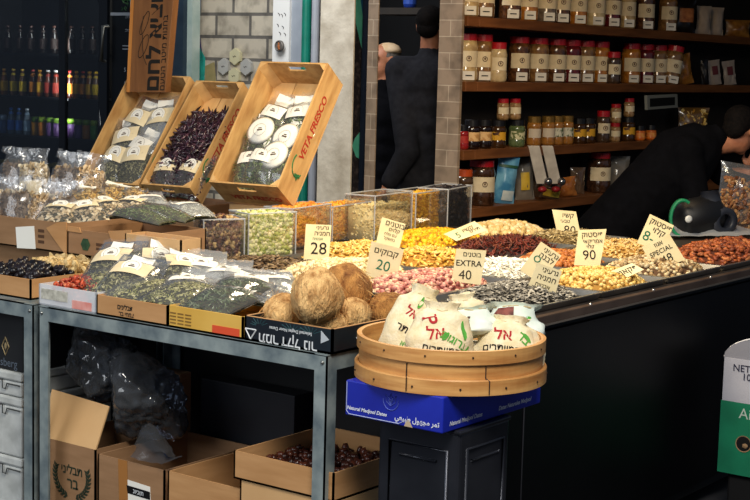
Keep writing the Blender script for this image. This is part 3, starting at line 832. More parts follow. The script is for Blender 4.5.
# ---- front row, nearest the counter edge
R1, R2, R3, R4 = (-.285, .045), (-.615, -.30), (-.965, -.635), (-1.215, -.985)
def cell(row, y0, y1, name, label, tlabel, kind, size, n, mt, h=.05, seed=1, flat=.7, inset=.016, z=.856):
    tray(row[0], row[1], y0, y1, tlabel)
    return heap(name, label, 'heap', (row[0] + inset, row[1] - inset, y0 + inset, y1 - inset), z, h, kind, size, n, mt, seed, flat)
cell(R1, .80, 1.34, 'sunflower_seeds', 'grey striped sunflower seeds heaped at the front near the cloth pouches', 'steel tray under the grey sunflower seeds', 'seed', .0095, 1900,
     B('sunflower', ['#2a2825', '#59544d', '#8d877c', '#b5afa2', '#3d3a36']), .05, 1, .5)
cell(R1, 1.36, 1.80, 'roasted_seeds', 'golden roasted seeds in the front row next to the grey seeds', 'steel tray under the golden roasted seeds', 'nut', .0085, 1000, GOLD, .05, 2)
cell(R1, 1.82, 2.26, 'pistachios', 'brown and cream pistachios in the front row before the double price card', 'steel tray under the pistachios', 'nut', .0095, 800,
     B('pistachio', ['#5c3d22', '#a8895a', '#d6c298', '#7d6038', '#e0d2ae']), .05, 3)
cell(R1, 2.28, 3.05, 'almonds', 'red brown almonds heaped below the grey dispenser on the counter', 'steel tray under the almonds', 'almond', .0145, 900,
     B('almond', ['#5f2c18', '#8f4526', '#b5602f', '#7a3a20', '#c67a44']), .06, 4)
# ---- second row
cell(R2, .80, 1.36, 'pink_peanuts', 'pink skinned peanuts heaped behind the cloth pouches', 'steel tray under the pink peanuts', 'peanut', .0105, 1200,
     B('pink_peanut', ['#843c34', '#b8736a', '#cf9684', '#dfbf9c', '#a05448']), .05, 5)
cell(R2, 1.38, 1.76, 'white_kernels', 'white pumpkin kernels heaped in the middle of the counter', 'steel tray under the white kernels', 'seed', .0125, 900,
     B('white_kernel', ['#c9c4b4', '#e8e4d8', '#f2efe6', '#dcd6c6']), .05, 6)
cell(R2, 1.78, 2.14, 'hazelnuts', 'orange brown hazelnuts half hidden behind the 90 card', 'steel tray under the hazelnuts', 'nut', .0115, 450,
     B('hazelnut', ['#7a3f1a', '#b5682c', '#d08a48', '#94501f']), .045, 7)
cell(R2, 2.16, 2.66, 'cashews', 'pale gold cashews on a tray just beyond the 90 card', 'steel tray under the pale gold cashews', 'crescent', .0105, 700,
     B('cashew_gold', ['#b98a3e', '#dcb468', '#ebcf94', '#c99a4c']), .05, 8)
# ---- third row
cell(R3, .78, 1.36, 'pale_beans', 'pale cream blanched peanuts heaped behind the coconuts', 'steel tray under the pale blanched peanuts', 'peanut', .0105, 1200,
     B('pale_bean', ['#b89a62', '#e0cc9a', '#efe2bc', '#cdb47c']), .055, 9)
cell(R3, 1.38, 1.80, 'cashews', 'yellow cashews behind the EXTRA card', 'steel tray under the yellow cashews', 'crescent', .011, 620,
     B('cashew_yellow', ['#a8741e', '#dcae44', '#eecb7a', '#c08f30']), .055, 10)
cell(R3, 1.82, 2.40, 'dried_berries', 'dark red brown dried berries in the middle of the counter', 'steel tray under the dark dried berries', 'pod', .016, 900,
     B('dried_berry', ['#3a120e', '#5c1f16', '#7c3222', '#2a0e0c', '#8a4a30']), .055, 11, 1.0)
cell(R3, 2.42, 2.84, 'mixed_seeds', 'brownish mixed seeds at the back below the 80 card', 'steel tray under the brownish mixed seeds', 'seed', .0115, 800,
     B('mixed_seed', ['#7a6238', '#a89060', '#c9b484', '#8f7a4c']), .05, 12)
# ---- fourth row
tt = thing('round_plate', 'wide round steel plate under the dark seeds', 'plate', (-1.06, .98, .852))
MB().lathe([(.02, .852), (.2, .854), (.255, .872), (.258, .870), (.2, .8525)], 40, (-1.06, .98, 0)).build('dish', TRAYM, tt, smooth=True)
heap('dark_seeds', 'dark striped seeds spread on the round plate before the bins', 'heap', (-1.29, -.83, .75, 1.21), .858, .045, 'seed', .014, 1100, B('dark_seed', ['#2c2018', '#5c4630', '#8a7050', '#3f2e20', '#a08862']), 13, .5, 2.0)
cell(R4, 1.26, 1.76, 'yellow_nuts', 'pale yellow nuts heaped behind the 28 card', 'steel tray under the pale yellow nuts', 'crescent', .0105, 900,
     B('yellow_nut', ['#b07e28', '#e0b858', '#f0d890', '#c89a3c']), .055, 14)
heap('corn_kernels', 'bright yellow toasted corn piled high in front of the corn bin', 'heap', (-1.28, -.98, 1.85, 2.36), .856, .055, 'ball', .0085, 1500,
     B('corn', ['#a8700a', '#e0a810', '#f4c828', '#c88e0c']), 15, 2.0)
tray(-1.30, -.97, 1.80, 2.40, 'steel tray under the bright yellow corn')
heap('macadamias', 'pale round macadamias at the back before the shelves', 'heap', (-1.26, -.98, 2.43, 2.83), .856, .05, 'ball', .0135, 420,
     B('macadamia', ['#c4a05c', '#e0c488', '#eedab0', '#d0b070']), 16, 2.0)
tray(-1.28, -.97, 2.415, 2.85, 'steel tray under the pale macadamias')

# ================================================================ clear bins of nuts at the back of the counter
def bin_box(p0, p1, h, depth, z, label, fill, kind, size, n, mt, flabel, seed, top=.8, fname='bin_nuts'):
    """p0,p1: the bottom front corners, left to right"""
    p0 = Vector((p0[0], p0[1], z)); p1 = Vector((p1[0], p1[1], z))
    ex = (p1 - p0); w = ex.length; ex.normalize(); ey = Vector((-ex.y, ex.x, 0))
    X = Matrix(((ex.x, ey.x, 0, p0.x), (ex.y, ey.y, 0, p0.y), (0, 0, 1, z), (0, 0, 0, 1)))
    t = thing('nut_bin', label, 'bin', X=X, group='clear bins of nuts along the back of the counter')
    w -= .006; th = .003
    def wb(*a):
        m = MB(); m.box(*a); m.v = [X @ q for q in m.v]; return m
    m = wb(0, w, 0, th, 0, h)
    for a in ((0, w, depth - th, depth, 0, h), (0, th, th, depth - th, 0, h), (w - th, w, th, depth - th, 0, h), (th, w - th, th, depth - th, 0, .003)):
        q = wb(*a); m.add(q.v, q.f)
    m.build('shell', ACRY, t)
    r = MB(); r.tube([X @ Vector(q) for q in ((0, 0, h), (w, 0, h), (w, depth, h), (0, depth, h), (0, 0, h))], .0035, 6)
    for xx in (0.001, w - .001): r.tube([X @ Vector((xx, 0.001, 0)), X @ Vector((xx, 0.001, h))], .0028, 6)
    r.build('rim', film('acrylic_edge', '#e8ecee', haze=.38, rough=.1, gloss=.5), t)
    # contents
    rnd = random.Random(seed); f = MB(); a, b, zt = th + .004, w - th - .004, h * top
    f.box(a + size * .5, b - size * .5, th + .004 + size * .6, depth - .01, .004, zt - size * .5)
    cnt = 0
    for _ in range(n):
        s = rnd.random()
        if s < .62:   q = Vector((rnd.uniform(a + size * .6, b - size * .6), th + .002 + size * rnd.uniform(.6, 1.1), rnd.uniform(.006 + size * .5, zt)))
        elif s < .74: q = Vector((a + size * rnd.uniform(.6, 1.0), rnd.uniform(th + size, depth * .8), rnd.uniform(.006 + size * .5, zt)))
        elif s < .80: q = Vector((b - size * rnd.uniform(.6, 1.0), rnd.uniform(th + size, depth * .8), rnd.uniform(.006 + size * .5, zt)))
        else:
            q = Vector((rnd.uniform(a + size, b - size), rnd.uniform(th + size, depth - .02), zt + rnd.uniform(-.4, .5) * size))
        f.piece(kind, q, size * rnd.uniform(.8, 1.1), rrot(rnd))
    f.v = [X @ q for q in f.v]
    o = f.build(fname, mt, smooth=True)
    tag(o, flabel, 'nuts', 'contents of the clear bins', 'stuff')
    return t
def bxy(px, py, z=.855):
    p = hz(px, py, z); return (p.x, p.y)
ZB_ = .855
bin_box(bxy(203, 262), bxy(246, 261), .152, .14, ZB_, 'clear bin of dark dried fruit, first from the cardboard boxes', 0, 'nut', .0145, 560,
        B('dark_mix', ['#1c0d0c', '#4a2020', '#6e4834', '#c8a870', '#2a1012', '#543028']), 'dark dried fruit and nuts in the first clear bin', 21, .97)
bin_box(bxy(248, 259), bxy(297, 256), .165, .14, ZB_, 'clear bin of green peas, second from the cardboard boxes', 0, 'ball', .0105, 820,
        B('green_peas', ['#7f8a34', '#b4bc60', '#dcd898', '#f0e8bc', '#94a044']), 'pale green coated peas in the second clear bin', 22, .94)
bin_box(bxy(292, 250), bxy(331, 243), .158, .13, ZB_, 'clear bin of orange coated nuts behind the 28 card', 0, 'ball', .0125, 520,
        B('orange_coated', ['#b5601a', '#e08a2a', '#f0ac50', '#c8701e']), 'orange brown coated nuts in the bin behind the 28 card', 23, .95)
bin_box(bxy(332, 243), bxy(371, 236), .145, .13, ZB_, 'clear bin of orange snack mix with its back to the plaster pillar', 0, 'nut', .0095, 800,
        B('orange_mix', ['#d07a14', '#f0a020', '#f8c048', '#dc8a20']), 'bright orange snack mix in the bin before the plaster pillar', 24, .97)
bin_box(bxy(374, 243), bxy(412, 236), .19, .14, ZB_, 'half empty clear bin of pale grain behind the tall price card', 0, 'ball', .007, 700,
        B('pale_grain', ['#c9b070', '#dcc688', '#e6d6a2']), 'pale yellow grain in the half empty bin', 25, .74)
bin_box(bxy(415, 236), bxy(445, 230), .18, .14, ZB_, 'clear bin of yellow corn behind the corn heap', 0, 'ball', .0095, 700,
        B('bin_corn', ['#c88a0c', '#e4a818', '#f0c030', '#b87a10']), 'yellow toasted corn in the bin behind the heap', 26, .93)
bin_box(bxy(447, 232), bxy(471, 226), .185, .14, ZB_, 'clear bin of black prunes, nearest the jar shelves', 0, 'ball', .021, 110,
        B('prune', ['#0c080a', '#1c1214', '#241a1c']), 'black prunes in the bin nearest the shelves', 27, .9)

# ================================================================ price cards
def quad_card(label, corners, base, lines, yaw=0, lean=14, mt=CARD, zlift=0.0):
    """corners: TL, TR, BR, BL in the photo; base: where the card stands; the card is a flat sheet through that point"""
    nrm = (Matrix.Rotation(rad(yaw), 3, 'Z') @ (-_fw)); nrm = (nrm + Vector((0, 0, math.tan(rad(lean))))).normalized()
    tl, tr, br, bl = [hplane(x, y, base, nrm) for x, y in corners]
    t = thing('price_card', label, 'price card', (bl + br) / 2, group='handwritten price cards among the nuts')
    MB().slab([bl, br, tr, tl], .0015).build('card', mt, t)
    ux = (tr - tl); w = ux.length; ux.normalize(); dn = (bl - tl); h = dn.length; dn.normalize()
    uy = (ux.cross(dn)).cross(ux).normalized() * -1
    if uy.dot(dn) > 0: uy = -uy
    by = {}
    for body, size, fx_, fy_, ink in lines:
        by.setdefault(ink.name, (ink, MB()))[1].text(body, size * h * 1.06, tl + ux * (fx_ * w) + dn * (fy_ * h), ux, uy, fat=.0 if body[0] in '0123456789' else .010, lift=.0012)
    for ink, m in by.values():
        m.build('handwriting', ink, t)
    return t
quad_card('cream 28 card standing before the orange nuts bin', [(306, 224), (331.5, 225), (328.5, 264), (303.5, 260)], hz(315, 262, .865),
          [(heb('גרעיני'), .14, .66, .09, INK), (heb('חמניה'), .16, .66, .25, INK), (heb('אבטיח'), .1, .5, .40, INKG), ('28', .44, .56, .68, INK)])
quad_card('tall cream card behind the green 20 card', [(382, 217), (405.5, 224), (396, 262), (373, 256)], hz(384, 258, .90),
          [(heb('בוטנים'), .17, .60, .10, INK), (heb('קלוים'), .12, .62, .24, INK), (heb('עם מלח'), .09, .5, .37, INK), (heb('במשקל'), .09, .5, .48, INK)], lean=10)
quad_card('cream card with a green 20 half buried in pale nuts', [(371.5, 241), (404, 249.5), (395.5, 284), (365, 275)], hz(380, 279, .875),
          [(heb('קבוקים'), .23, .5, .22, INK), ('20', .40, .48, .62, INKG)], lean=8)
quad_card('EXTRA card with 40 in the pink peanuts', [(456.5, 248.5), (486.5, 250.5), (480.5, 285), (451.5, 281)], hz(466, 283, .885),
          [(heb('בוטנים'), .19, .55, .16, INK), ('EXTRA', .24, .48, .44, INK), ('40', .38, .42, .80, INK)])
quad_card('tilted cream card behind another card above the white kernels', [(541, 241.5), (561.5, 255.5), (541, 284), (520, 270)], hz(532, 278, .885),
          [(heb('גרעיני'), .19, .62, .13, INK), (heb('לבנה'), .21, .58, .32, INK), ('O', .26, .3, .48, INKG)])
quad_card('cream card standing in the grey sunflower seeds', [(537, 262.5), (562, 271), (554.5, 297), (527.5, 288)], hz(541, 293, .885),
          [(heb('גרעיני'), .25, .60, .17, INK), (heb('חמניה'), .27, .56, .46, INK), (heb('אבטיח'), .2, .5, .75, INK)], lean=8)
quad_card('cream card with green 5 lying against the yellow corn', [(443.5, 234), (474.5, 221), (487.5, 230.5), (456.5, 241)], hz(466, 238, .90),
          [('5', .62, .22, .62, INKG), (heb('קשיו'), .42, .60, .42, INK), (heb('תירס'), .34, .70, .72, INK)], lean=48)
quad_card('card marked 80 before the shopkeeper', [(552, 209.5), (576, 211.5), (580.5, 234.5), (558, 236.5)], hz(569, 236, .885),
          [(heb('קשיו'), .22, .62, .18, INK), (heb('טבעי'), .16, .45, .40, INK), ('80', .42, .55, .74, INK)])
quad_card('card marked 90 standing by the cashews', [(578.5, 230), (606.5, 229), (600, 266.5), (574, 265)], hz(587, 266, .89),
          [(heb('פיסטוק'), .19, .52, .15, INK), (heb('אמריקאי'), .15, .56, .34, INK), (heb('קלוי'), .13, .5, .49, INK), ('90', .36, .50, .74, INK)])
quad_card('cream card with a green 8 behind the SPECIAL card', [(650, 214), (674, 225.5), (661, 252), (637, 243)], hz(652, 250, .90),
          [(heb('פיסטוק'), .23, .56, .17, INK), (heb('קלוי'), .24, .58, .40, INK), ('8-', .42, .30, .68, INKG)])
quad_card('SPECIAL card with 48 before the almonds', [(641.5, 247), (669, 233.5), (685, 259.5), (656.5, 272)], hz(670, 266, .885),
          [(heb('אגוז'), .2, .52, .16, INK), ('SPECIAL', .22, .48, .42, INK), ('48', .40, .52, .76, INK)], lean=10)
quad_card('cream card with 50 lying flat among the pistachios', [(590, 279), (632, 263), (644, 269.5), (610, 285.5)], hz(614, 276, .893),
          [('50', .62, .36, .58, INK), (heb('פקאן'), .44, .72, .42, INK)], lean=55)
# ================================================================ the two grey steel tables
def steel_table(x0, x1, y0, y1, ztop, label, shelfz=.2):
    t = thing('steel_table', label, 'table', ((x0 + x1) / 2, (y0 + y1) / 2, 0))
    a, e, zr = .04, .004, ztop - .042
    def angle(x, y, sx, sy):
        m = MB()
        m.box(min(x, x + sx * a), max(x, x + sx * a), min(y, y + sy * e), max(y, y + sy * e), 0, ztop - .002)
        m.box(min(x, x + sx * e), max(x, x + sx * e), min(y, y + sy * a), max(y, y + sy * a), 0, ztop - .002)
        return m
    for sx, sy, x, y in ((1, 1, x0, y0), (-1, 1, x1, y0), (1, -1, x0, y1), (-1, -1, x1, y1)):
        l = angle(x, y, sx, sy).build('leg', STEEL, t)
        b = MB()
        for zz in (ztop - .02,):
            b.ico((x + sx * .014, y - sy * .002, zz), (.006, .003, .006), 1)
        b.build('bolt', mat('bolt_steel', '#a8a9a4', rough=.3, metal=.9), l, smooth=True)
    m = MB(); m.box(x0 + a, x1 - a, y0, y0 + e, zr, ztop); m.box(x0, x1, y0, y0 + a, ztop - e, ztop); m.build('front_rail', STEEL, t)
    m = MB(); m.box(x0 + a, x1 - a, y1 - e, y1, zr, ztop); m.build('back_rail', STEEL, t)
    for xa, xb in ((x0, x0 + e), (x1 - e, x1)):
        MB().box(xa, xb, y0 + a, y1 - a, zr, ztop).build('side_rail', STEEL, t)
    MB().box(x0 + e, x1 - e, y0 + a, y1 - e, ztop - e, ztop).build('table_top', STEEL, t)
    MB().box(x0 + .006, x1 - .006, y0 + .006, y1 - .006, shelfz - .02, shelfz).build('lower_shelf', STEEL, t)
    return t
TZ = .85
steel_table(-1.07, 0.0, 0.0, .55, TZ, 'grey angle steel table holding the coconuts and herb trays')
steel_table(-2.3, -1.095, 0.0, .55, TZ, 'grey angle steel table under the walnuts box and over the foam crates')
SHZ = .2

def carton_open(m, x0, x1, y0, y1, z0, z1, th=.005, front_drop=0.0):
    m.box(x0, x1, y0, y1, z0, z0 + th)
    m.box(x0, x1, y0, y0 + th, z0, z1 - front_drop); m.box(x0, x1, y1 - th, y1, z0, z1)
    m.box(x0, x0 + th, y0, y1, z0, z1); m.box(x1 - th, x1, y0, y1, z0, z1)
    return m
def tray_box(name, label, cat, x0, x1, y0, y1, z0, z1, mt, group=None, th=.005):
    t = thing(name, label, cat, ((x0 + x1) / 2, (y0 + y1) / 2, z0), group=group)
    carton_open(MB(), x0, x1, y0, y1, z0, z1, th).build('walls', mt, t)
    return t
def front_text(t, body, size, x, y, z, ink, name='lettering', side='front', fat=.012, flip=False):
    m = MB()
    if side == 'front':
        ux, uy = (Vector((1, 0, 0)), Vector((0, 0, 1)))
    else:
        ux, uy = (Vector((0, 1, 0)), Vector((0, 0, 1)))
    if flip: ux, uy = -ux, -uy
    m.text(body, size, (x, y, z), ux, uy, fat=fat, lift=.0008)
    return m.build(name, ink, t)
WINK = mat('white_ink', '#cfd2d4', rough=.8)

# ---------------- black date box with the coconuts
x0 = hy(244.5, 330, .012).x; x1 = hy(332.5, 340, .012).x
bx1, by0, bz0, bz1 = x1, .012, TZ + .001, TZ + .064
t = thing('date_box', 'black printed cardboard box full of coconuts at the table corner', 'box', ((x0 + x1) / 2, .19, bz0))
carton_open(MB(), x0, x1, by0, by0 + .36, bz0, bz1, .006).build('walls', [mat('navy_black_print', '#07101a', '#10252c', scale=7, rough=.45, lo=.5, hi=.8)], t)
m = MB(); e = .0062
m.box(x0, x1, by0, by0 + e, bz1, bz1 + .0012); m.box(x0, x1, by0 + .36 - e, by0 + .36, bz1, bz1 + .0012); m.box(x0, x0 + e, by0, by0 + .36, bz1, bz1 + .0012); m.box(x1 - e, x1, by0, by0 + .36, bz1, bz1 + .0012)
m.build('cardboard_rim', KRAFT, t)
front_text(t, heb('תמר דקל נור'), .037, (x0 + x1) / 2 + .0, by0, bz0 + .013, WINK, flip=True)
front_text(t, 'Selected Deglet Noor Dates', .0122, (x0 + x1) / 2 + .01, by0, bz0 + .043, WINK, 'small_lettering', flip=True)
m = MB()
def tri(cx, cz, s, y):
    for k in range(3):
        a0, a1 = rad(-90 + 120 * k), rad(-90 + 120 * (k + 1))
        p, q = Vector((cx + s * 1.25 * math.cos(a0), y, cz + s * math.sin(a0))), Vector((cx + s * 1.25 * math.cos(a1), y, cz + s * math.sin(a1)))
        m.tube([p, q], s * .12, 4)
tri(x0 + .022, bz0 + .022, .017, by0 - .001)
m.build('triangle_emblem', WINK, t)
MB().slab([Vector((x1 - .036, by0 - .0005, bz0 + .024)), Vector((x1 - .036, by0 - .0005, bz0 + .056)), Vector((x1 - .010, by0 - .0005, bz0 + .036))], .001).build('white_triangle', mat('pale_print', '#aeb4ba', rough=.8), t)
m = MB()
for k in range(3):
    a0, a1 = rad(-90 + 120 * k), rad(-90 + 120 * (k + 1))
    m.tube([Vector((x1 + .001, by0 + .12 + .026 * math.cos(a0), bz0 + .022 + .017 * math.sin(a0))), Vector((x1 + .001, by0 + .12 + .026 * math.cos(a1), bz0 + .022 + .017 * math.sin(a1)))], .002, 4)
m.build('triangle_emblem', WINK, t)
m = MB(); rn = random.Random(3)
for cx in (x0 + .05, x1 - .07, x0 + .16):
    m = MB()
    for k in range(7):
        a = rad(100 + k * 22 - 66); r0, r1 = .012, rn.uniform(.03, .045)
        m.tube([Vector((cx + r0 * math.cos(a), by0 - .0002, bz1 - .022 + r0 * math.sin(a) * .6)), Vector((cx + r1 * math.cos(a), by0 - .0002, bz1 - .022 + min(.02, r1 * math.sin(a) * .6)))], .0006, 4)
    m.build('palm_print', mat('teal_print', '#2c5a5e', rough=.7), t)

HUSK = mat('coconut_husk', '#935c26', '#eec181', scale=26, rough=.95, bump=1.0, bscale=110, stretch=(1.6, 1.6, .6), lo=.30, hi=.60, detail=9)
HUSK2 = mat('coconut_husk_brown', '#70401c', '#c98f4c', scale=26, rough=.95, bump=1.0, bscale=110, stretch=(1.6, 1.6, .6), lo=.32, hi=.66, detail=9)
def coconut(c, r, axis, label, mt, seed, el=1.12):
    rnd = random.Random(seed)
    q = Vector(axis).normalized().to_track_quat('Z', 'Y').to_matrix()
    def fn(v):
        a = math.atan2(v.y, v.x)
        ridge = 1 + .03 * math.cos(3 * a + seed) * (1 - abs(v.z)) + .06 * max(0, v.z) ** 3
        return ridge * (1 + .075 * noise.noise(v * 1.9 + Vector((seed, 0, 0))) + .02 * noise.noise(v * 7 + Vector((0, seed, 0))))
    t = thing('coconut', label, 'coconut', Vector(c) - Vector((0, 0, r)), group='brown coconuts in the black date box')
    m = MB(); m.ico(c, (r, r, r * el), 4, q, fn).build('husk', mt, t, smooth=True)
    f = MB()
    for _ in range(170):
        v = Vector((rnd.gauss(0, 1), rnd.gauss(0, 1), rnd.gauss(0, 1))).normalized()
        base = q @ Vector((v.x * r, v.y * r, v.z * r * el)) * fn(v)
        tang = (q @ Vector((0, 0, 1))); tang = (tang - tang.dot(v) * v)
        w = (q @ Vector((-v.y, v.x, 0))) * rnd.uniform(-.25, .25) + tang * rnd.choice((-1, 1)) * rnd.uniform(.5, 1)
        p0 = Vector(c) + base * .995; L = rnd.uniform(.012, .03)
        p2 = p0 + w.normalized() * L + base.normalized() * rnd.uniform(-.0015, .004)
        f.tube([p0, (p0 + p2) / 2 + base.normalized() * .0012, p2], .0005, 3)
    f.build('fibres', mat('husk_fibre', '#b98a4e', '#d0a668', scale=9, rough=.9), t)
    return t
zb = bz0 + .007
def cc(px, py, z): return hz(px, py, z)
coconut(cc(316.5, 296, .972), .069, (.3, -.2, .8), 'large pale coconut on top of the others, nearest', HUSK, 1, 1.06)
coconut(cc(348, 288, .966), .062, (-.9, .2, .5), 'smooth brown coconut on top behind the large pale one', HUSK2, 2, 1.2)
coconut(cc(282, 313, .910), .050, (.3, .5, .4), 'small coconut next to the yellow printed tray', HUSK, 3, 1.05)
coconut(cc(326, 326, .885), .050, (1, .1, .1), 'coconut low at the front of the black box under the large pale one', HUSK, 4, 1.12)
coconut(cc(354, 315, .912), .046, (.4, -.6, .6), 'small pale coconut tucked under the brown one', HUSK, 5)
coconut(cc(389, 311, .908), .052, (.8, .6, .1), 'brown coconut partly behind the wooden sieve rim', HUSK2, 6, 1.2)

# ---------------- trays of herb bags along the front of the table
y0 = .012
xa, xb, xc, xd = hy(38, 300, y0).x, hy(96.5, 308, y0).x, hy(168, 320, y0).x, hy(243, 335, y0).x
t = tray_box('plastic_box', 'clear plastic box of red chillies with a pink label', 'box', xa + .004, xb - .002, y0, y0 + .26, TZ + .001, TZ + .062, film('milky_plastic', haze=.55, rough=.2, gloss=.3))
MB().box(xb - .10, xb - .02, y0 - .0015, y0 - .0003, TZ + .006, TZ + .03).build('pink_label', mat('pink_label', '#d07f74', '#e0a69c', scale=30, rough=.7), t)
m = MB(); m.box(xa + .015, xb - .12, y0 - .0012, y0 - .0003, TZ + .02, TZ + .05)
m.build('printed_label', mat('grey_printed_label', '#9d9a8d', '#c5c2b4', scale=60, rough=.7), t)
t = tray_box('cardboard_tray', 'brown cardboard tray of herb bags between the clear box and the yellow tray', 'tray', xb, xc - .002, y0, y0 + .40, TZ + .001, TZ + .057, KRAFT)
front_text(t, heb('תבלינים'), .019, xb + .115, y0, TZ + .032, INK, 'upper_lettering', fat=.03)
front_text(t, heb('צמחי בר'), .017, xb + .120, y0, TZ + .014, INK, 'lower_lettering', fat=.03)
t = tray_box('cardboard_tray', 'yellow printed cardboard tray with an orange sticker beside the coconut box', 'tray', xc, xd - .001, y0, y0 + .40, TZ + .001, TZ + .060, mat('yellow_carton', '#c79a3e', '#d6ac52', scale=5, rough=.8))
MB().box(xd - .108, xd - .012, y0 - .0012, y0 - .0002, TZ + .006, TZ + .026).build('orange_sticker', mat('orange_sticker', '#cf4a26', rough=.7), t)
m = MB()
for k in range(4):
    for r in range(3):
        m.box(xc + .008 + r * .028, xc + .030 + r * .028, y0 - .001, y0 - .0002, TZ + .012 + k * .009, TZ + .0155 + k * .009)
m.build('printed_lines', mat('brown_print2', '#7a5a24', rough=.8), t)
# chillies in the clear box
rn = random.Random(8); m = MB(); c0 = Vector((xa + .085, y0 + .10, TZ + .045))
m.ico(c0 - Vector((0, 0, .02)), (.075, .10, .042), 3)
for _ in range(260):
    a, r = rn.uniform(0, 6.28), rn.random() ** .5
    m.piece('slice', c0 + Vector((r * .078 * math.cos(a), r * .10 * math.sin(a), .036 * (1 - r * r) ** .5 - .008 + rn.uniform(0, .008))), rn.uniform(.006, .011), rrot(rn))
tag(m.build('red_chillies', bits('chilli', ['#6c1a10', '#a8301c', '#cc5a38', '#8c2416', '#d88058'], rough=.35), smooth=True), 'heap of crushed dried red chillies in the clear box', 'chillies', kind='stuff')

# ---------------- box of walnuts and dates on the left table
yb = .045
xl, xr = hy(-30, 290, yb).x, hy(30.5, 296, yb).x
t = tray_box('cardboard_tray', 'brown cardboard box of walnuts and black dates', 'tray', xl, xr, yb, yb + .44, TZ + .001, TZ + .062, KRAFT)
rn = random.Random(9)
WAL = bits('walnut', ['#9a7a48', '#c9ac74', '#e0c894', '#b3925a'])
DAT = bits('black_date', ['#0d0a0c', '#181318', '#221a1c', '#0a0809'], rough=.3)
m = MB(); m.box(xl + .008, xr - .008, yb + .17, yb + .43, TZ + .01, TZ + .05)
for _ in range(420):
    m.piece(rn.choice(('nut', 'slice', 'crescent')), Vector((rn.uniform(xl + .02, xr - .02), rn.uniform(yb + .2, yb + .425), TZ + .060 + rn.uniform(-.01, .022))), rn.uniform(.012, .019), rrot(rn))
tag(m.build('walnut_kernels', WAL, smooth=False), 'pale walnut kernels behind the black dates in their brown box', 'nuts', kind='stuff')
m = MB(); m.box(xl + .008, xr - .008, yb + .008, yb + .168, TZ + .01, TZ + .04)
for _ in range(210):
    m.piece('nut', Vector((rn.uniform(xl + .025, xr - .025), rn.uniform(yb + .03, yb + .185), TZ + .055 + rn.uniform(-.008, .022))), rn.uniform(.017, .022), rrot(rn))
tag(m.build('black_dates', DAT, smooth=True), 'glossy black dates before the pale walnuts in their brown box', 'dates', kind='stuff')

# ---------------- boxes of the second row
Y2 = .40
zA, zB_ = TZ + .001, TZ + .085
lx0, lx1 = hy(-40, 270, Y2 + .04).x, hy(78, 280, Y2 + .04).x
tag(MB().box(lx0, lx1, Y2 + .05, Y2 + .40, zA, zB_).build('closed_carton', KRAFT_D, bevel=.003), 'closed brown carton under the box with the white note', 'box')
lx2 = hy(87, 280, Y2 + .04).x; lx3 = hy(182, 262, Y2 + .04).x
tag(MB().box(lx2, lx3, Y2 + .05, Y2 + .15, zA, zB_).build('closed_carton', KRAFT_D, bevel=.003), 'closed brown carton under the second row boxes behind the herb bags', 'box')
zt = zB_ + .001
X = [hy(p, 240, Y2).x for p in (-45, 66, 67.5, 131, 132, 188)]
bxs = []
t = tray_box('cardboard_box', 'brown box with a white note and slanted printed end', 'box', X[0], X[1], Y2, Y2 + .34, zt, zt + .098, KRAFT_D)
MB().slab([hy(x, y, Y2 - .001) for x, y in ((15.5, 227), (17, 248), (35.5, 249), (34, 226))], .001).build('white_note', PAPER, t)
m = MB()
for k in range(3): m.slab([hy(x, y + 5.5 * k, Y2 - .001) for x, y in ((38, 229), (38, 232), (44, 232.7), (44, 229.7))], .0008)
m.build('printed_bars', mat('brown_ink', '#4f3420', rough=.8), t)
MB().slab([hy(x, y, Y2 - .003) for x, y in ((46, 228), (66, 256), (66.3, 222), (58, 222))], .004).build('folded_corner', KRAFT, t)
t = tray_box('cardboard_box', 'brown box with a dark green oval print in the second row', 'box', X[2], X[3], Y2, Y2 + .34, zt, zt + .083, KRAFT_D)
m = MB(); c = hy(85.5, 244.5, Y2 - .001); m.x = Matrix.Translation(c) @ Matrix.Rotation(rad(90), 4, 'X')
m.lathe([(.0215, 0), (.0215, .001), (0, .001)], 6)
m.build('green_emblem', mat('dark_green_print', '#1f3a24', '#2f4f32', scale=60, rough=.8), t)
m = MB(); m.slab([hy(x, y, Y2 - .001) for x, y in ((96, 243), (96, 246), (104, 247), (104, 244))], .0008).slab([hy(x, y, Y2 - .001) for x, y in ((96, 247.5), (96, 250), (104, 251), (104, 248.5))], .0008)
m.build('printed_bars', MATS['brown_ink'], t)
MB().slab([hy(x, y, Y2 - .004) for x, y in ((67.5, 226), (67.5, 231), (81, 233), (79, 227.5))], .004).build('folded_corner', KRAFT, t)
MB().slab([hy(x, y, Y2 - .003) for x, y in ((108, 231), (114, 250), (131, 247), (131, 230))], .004).build('folded_corner', KRAFT, t)
t = tray_box('cardboard_box', 'plain tan cardboard box beside the first clear bin', 'box', X[4], X[5], Y2 - .03, Y2 + .06, zt, zt + .095, KRAFT_T)
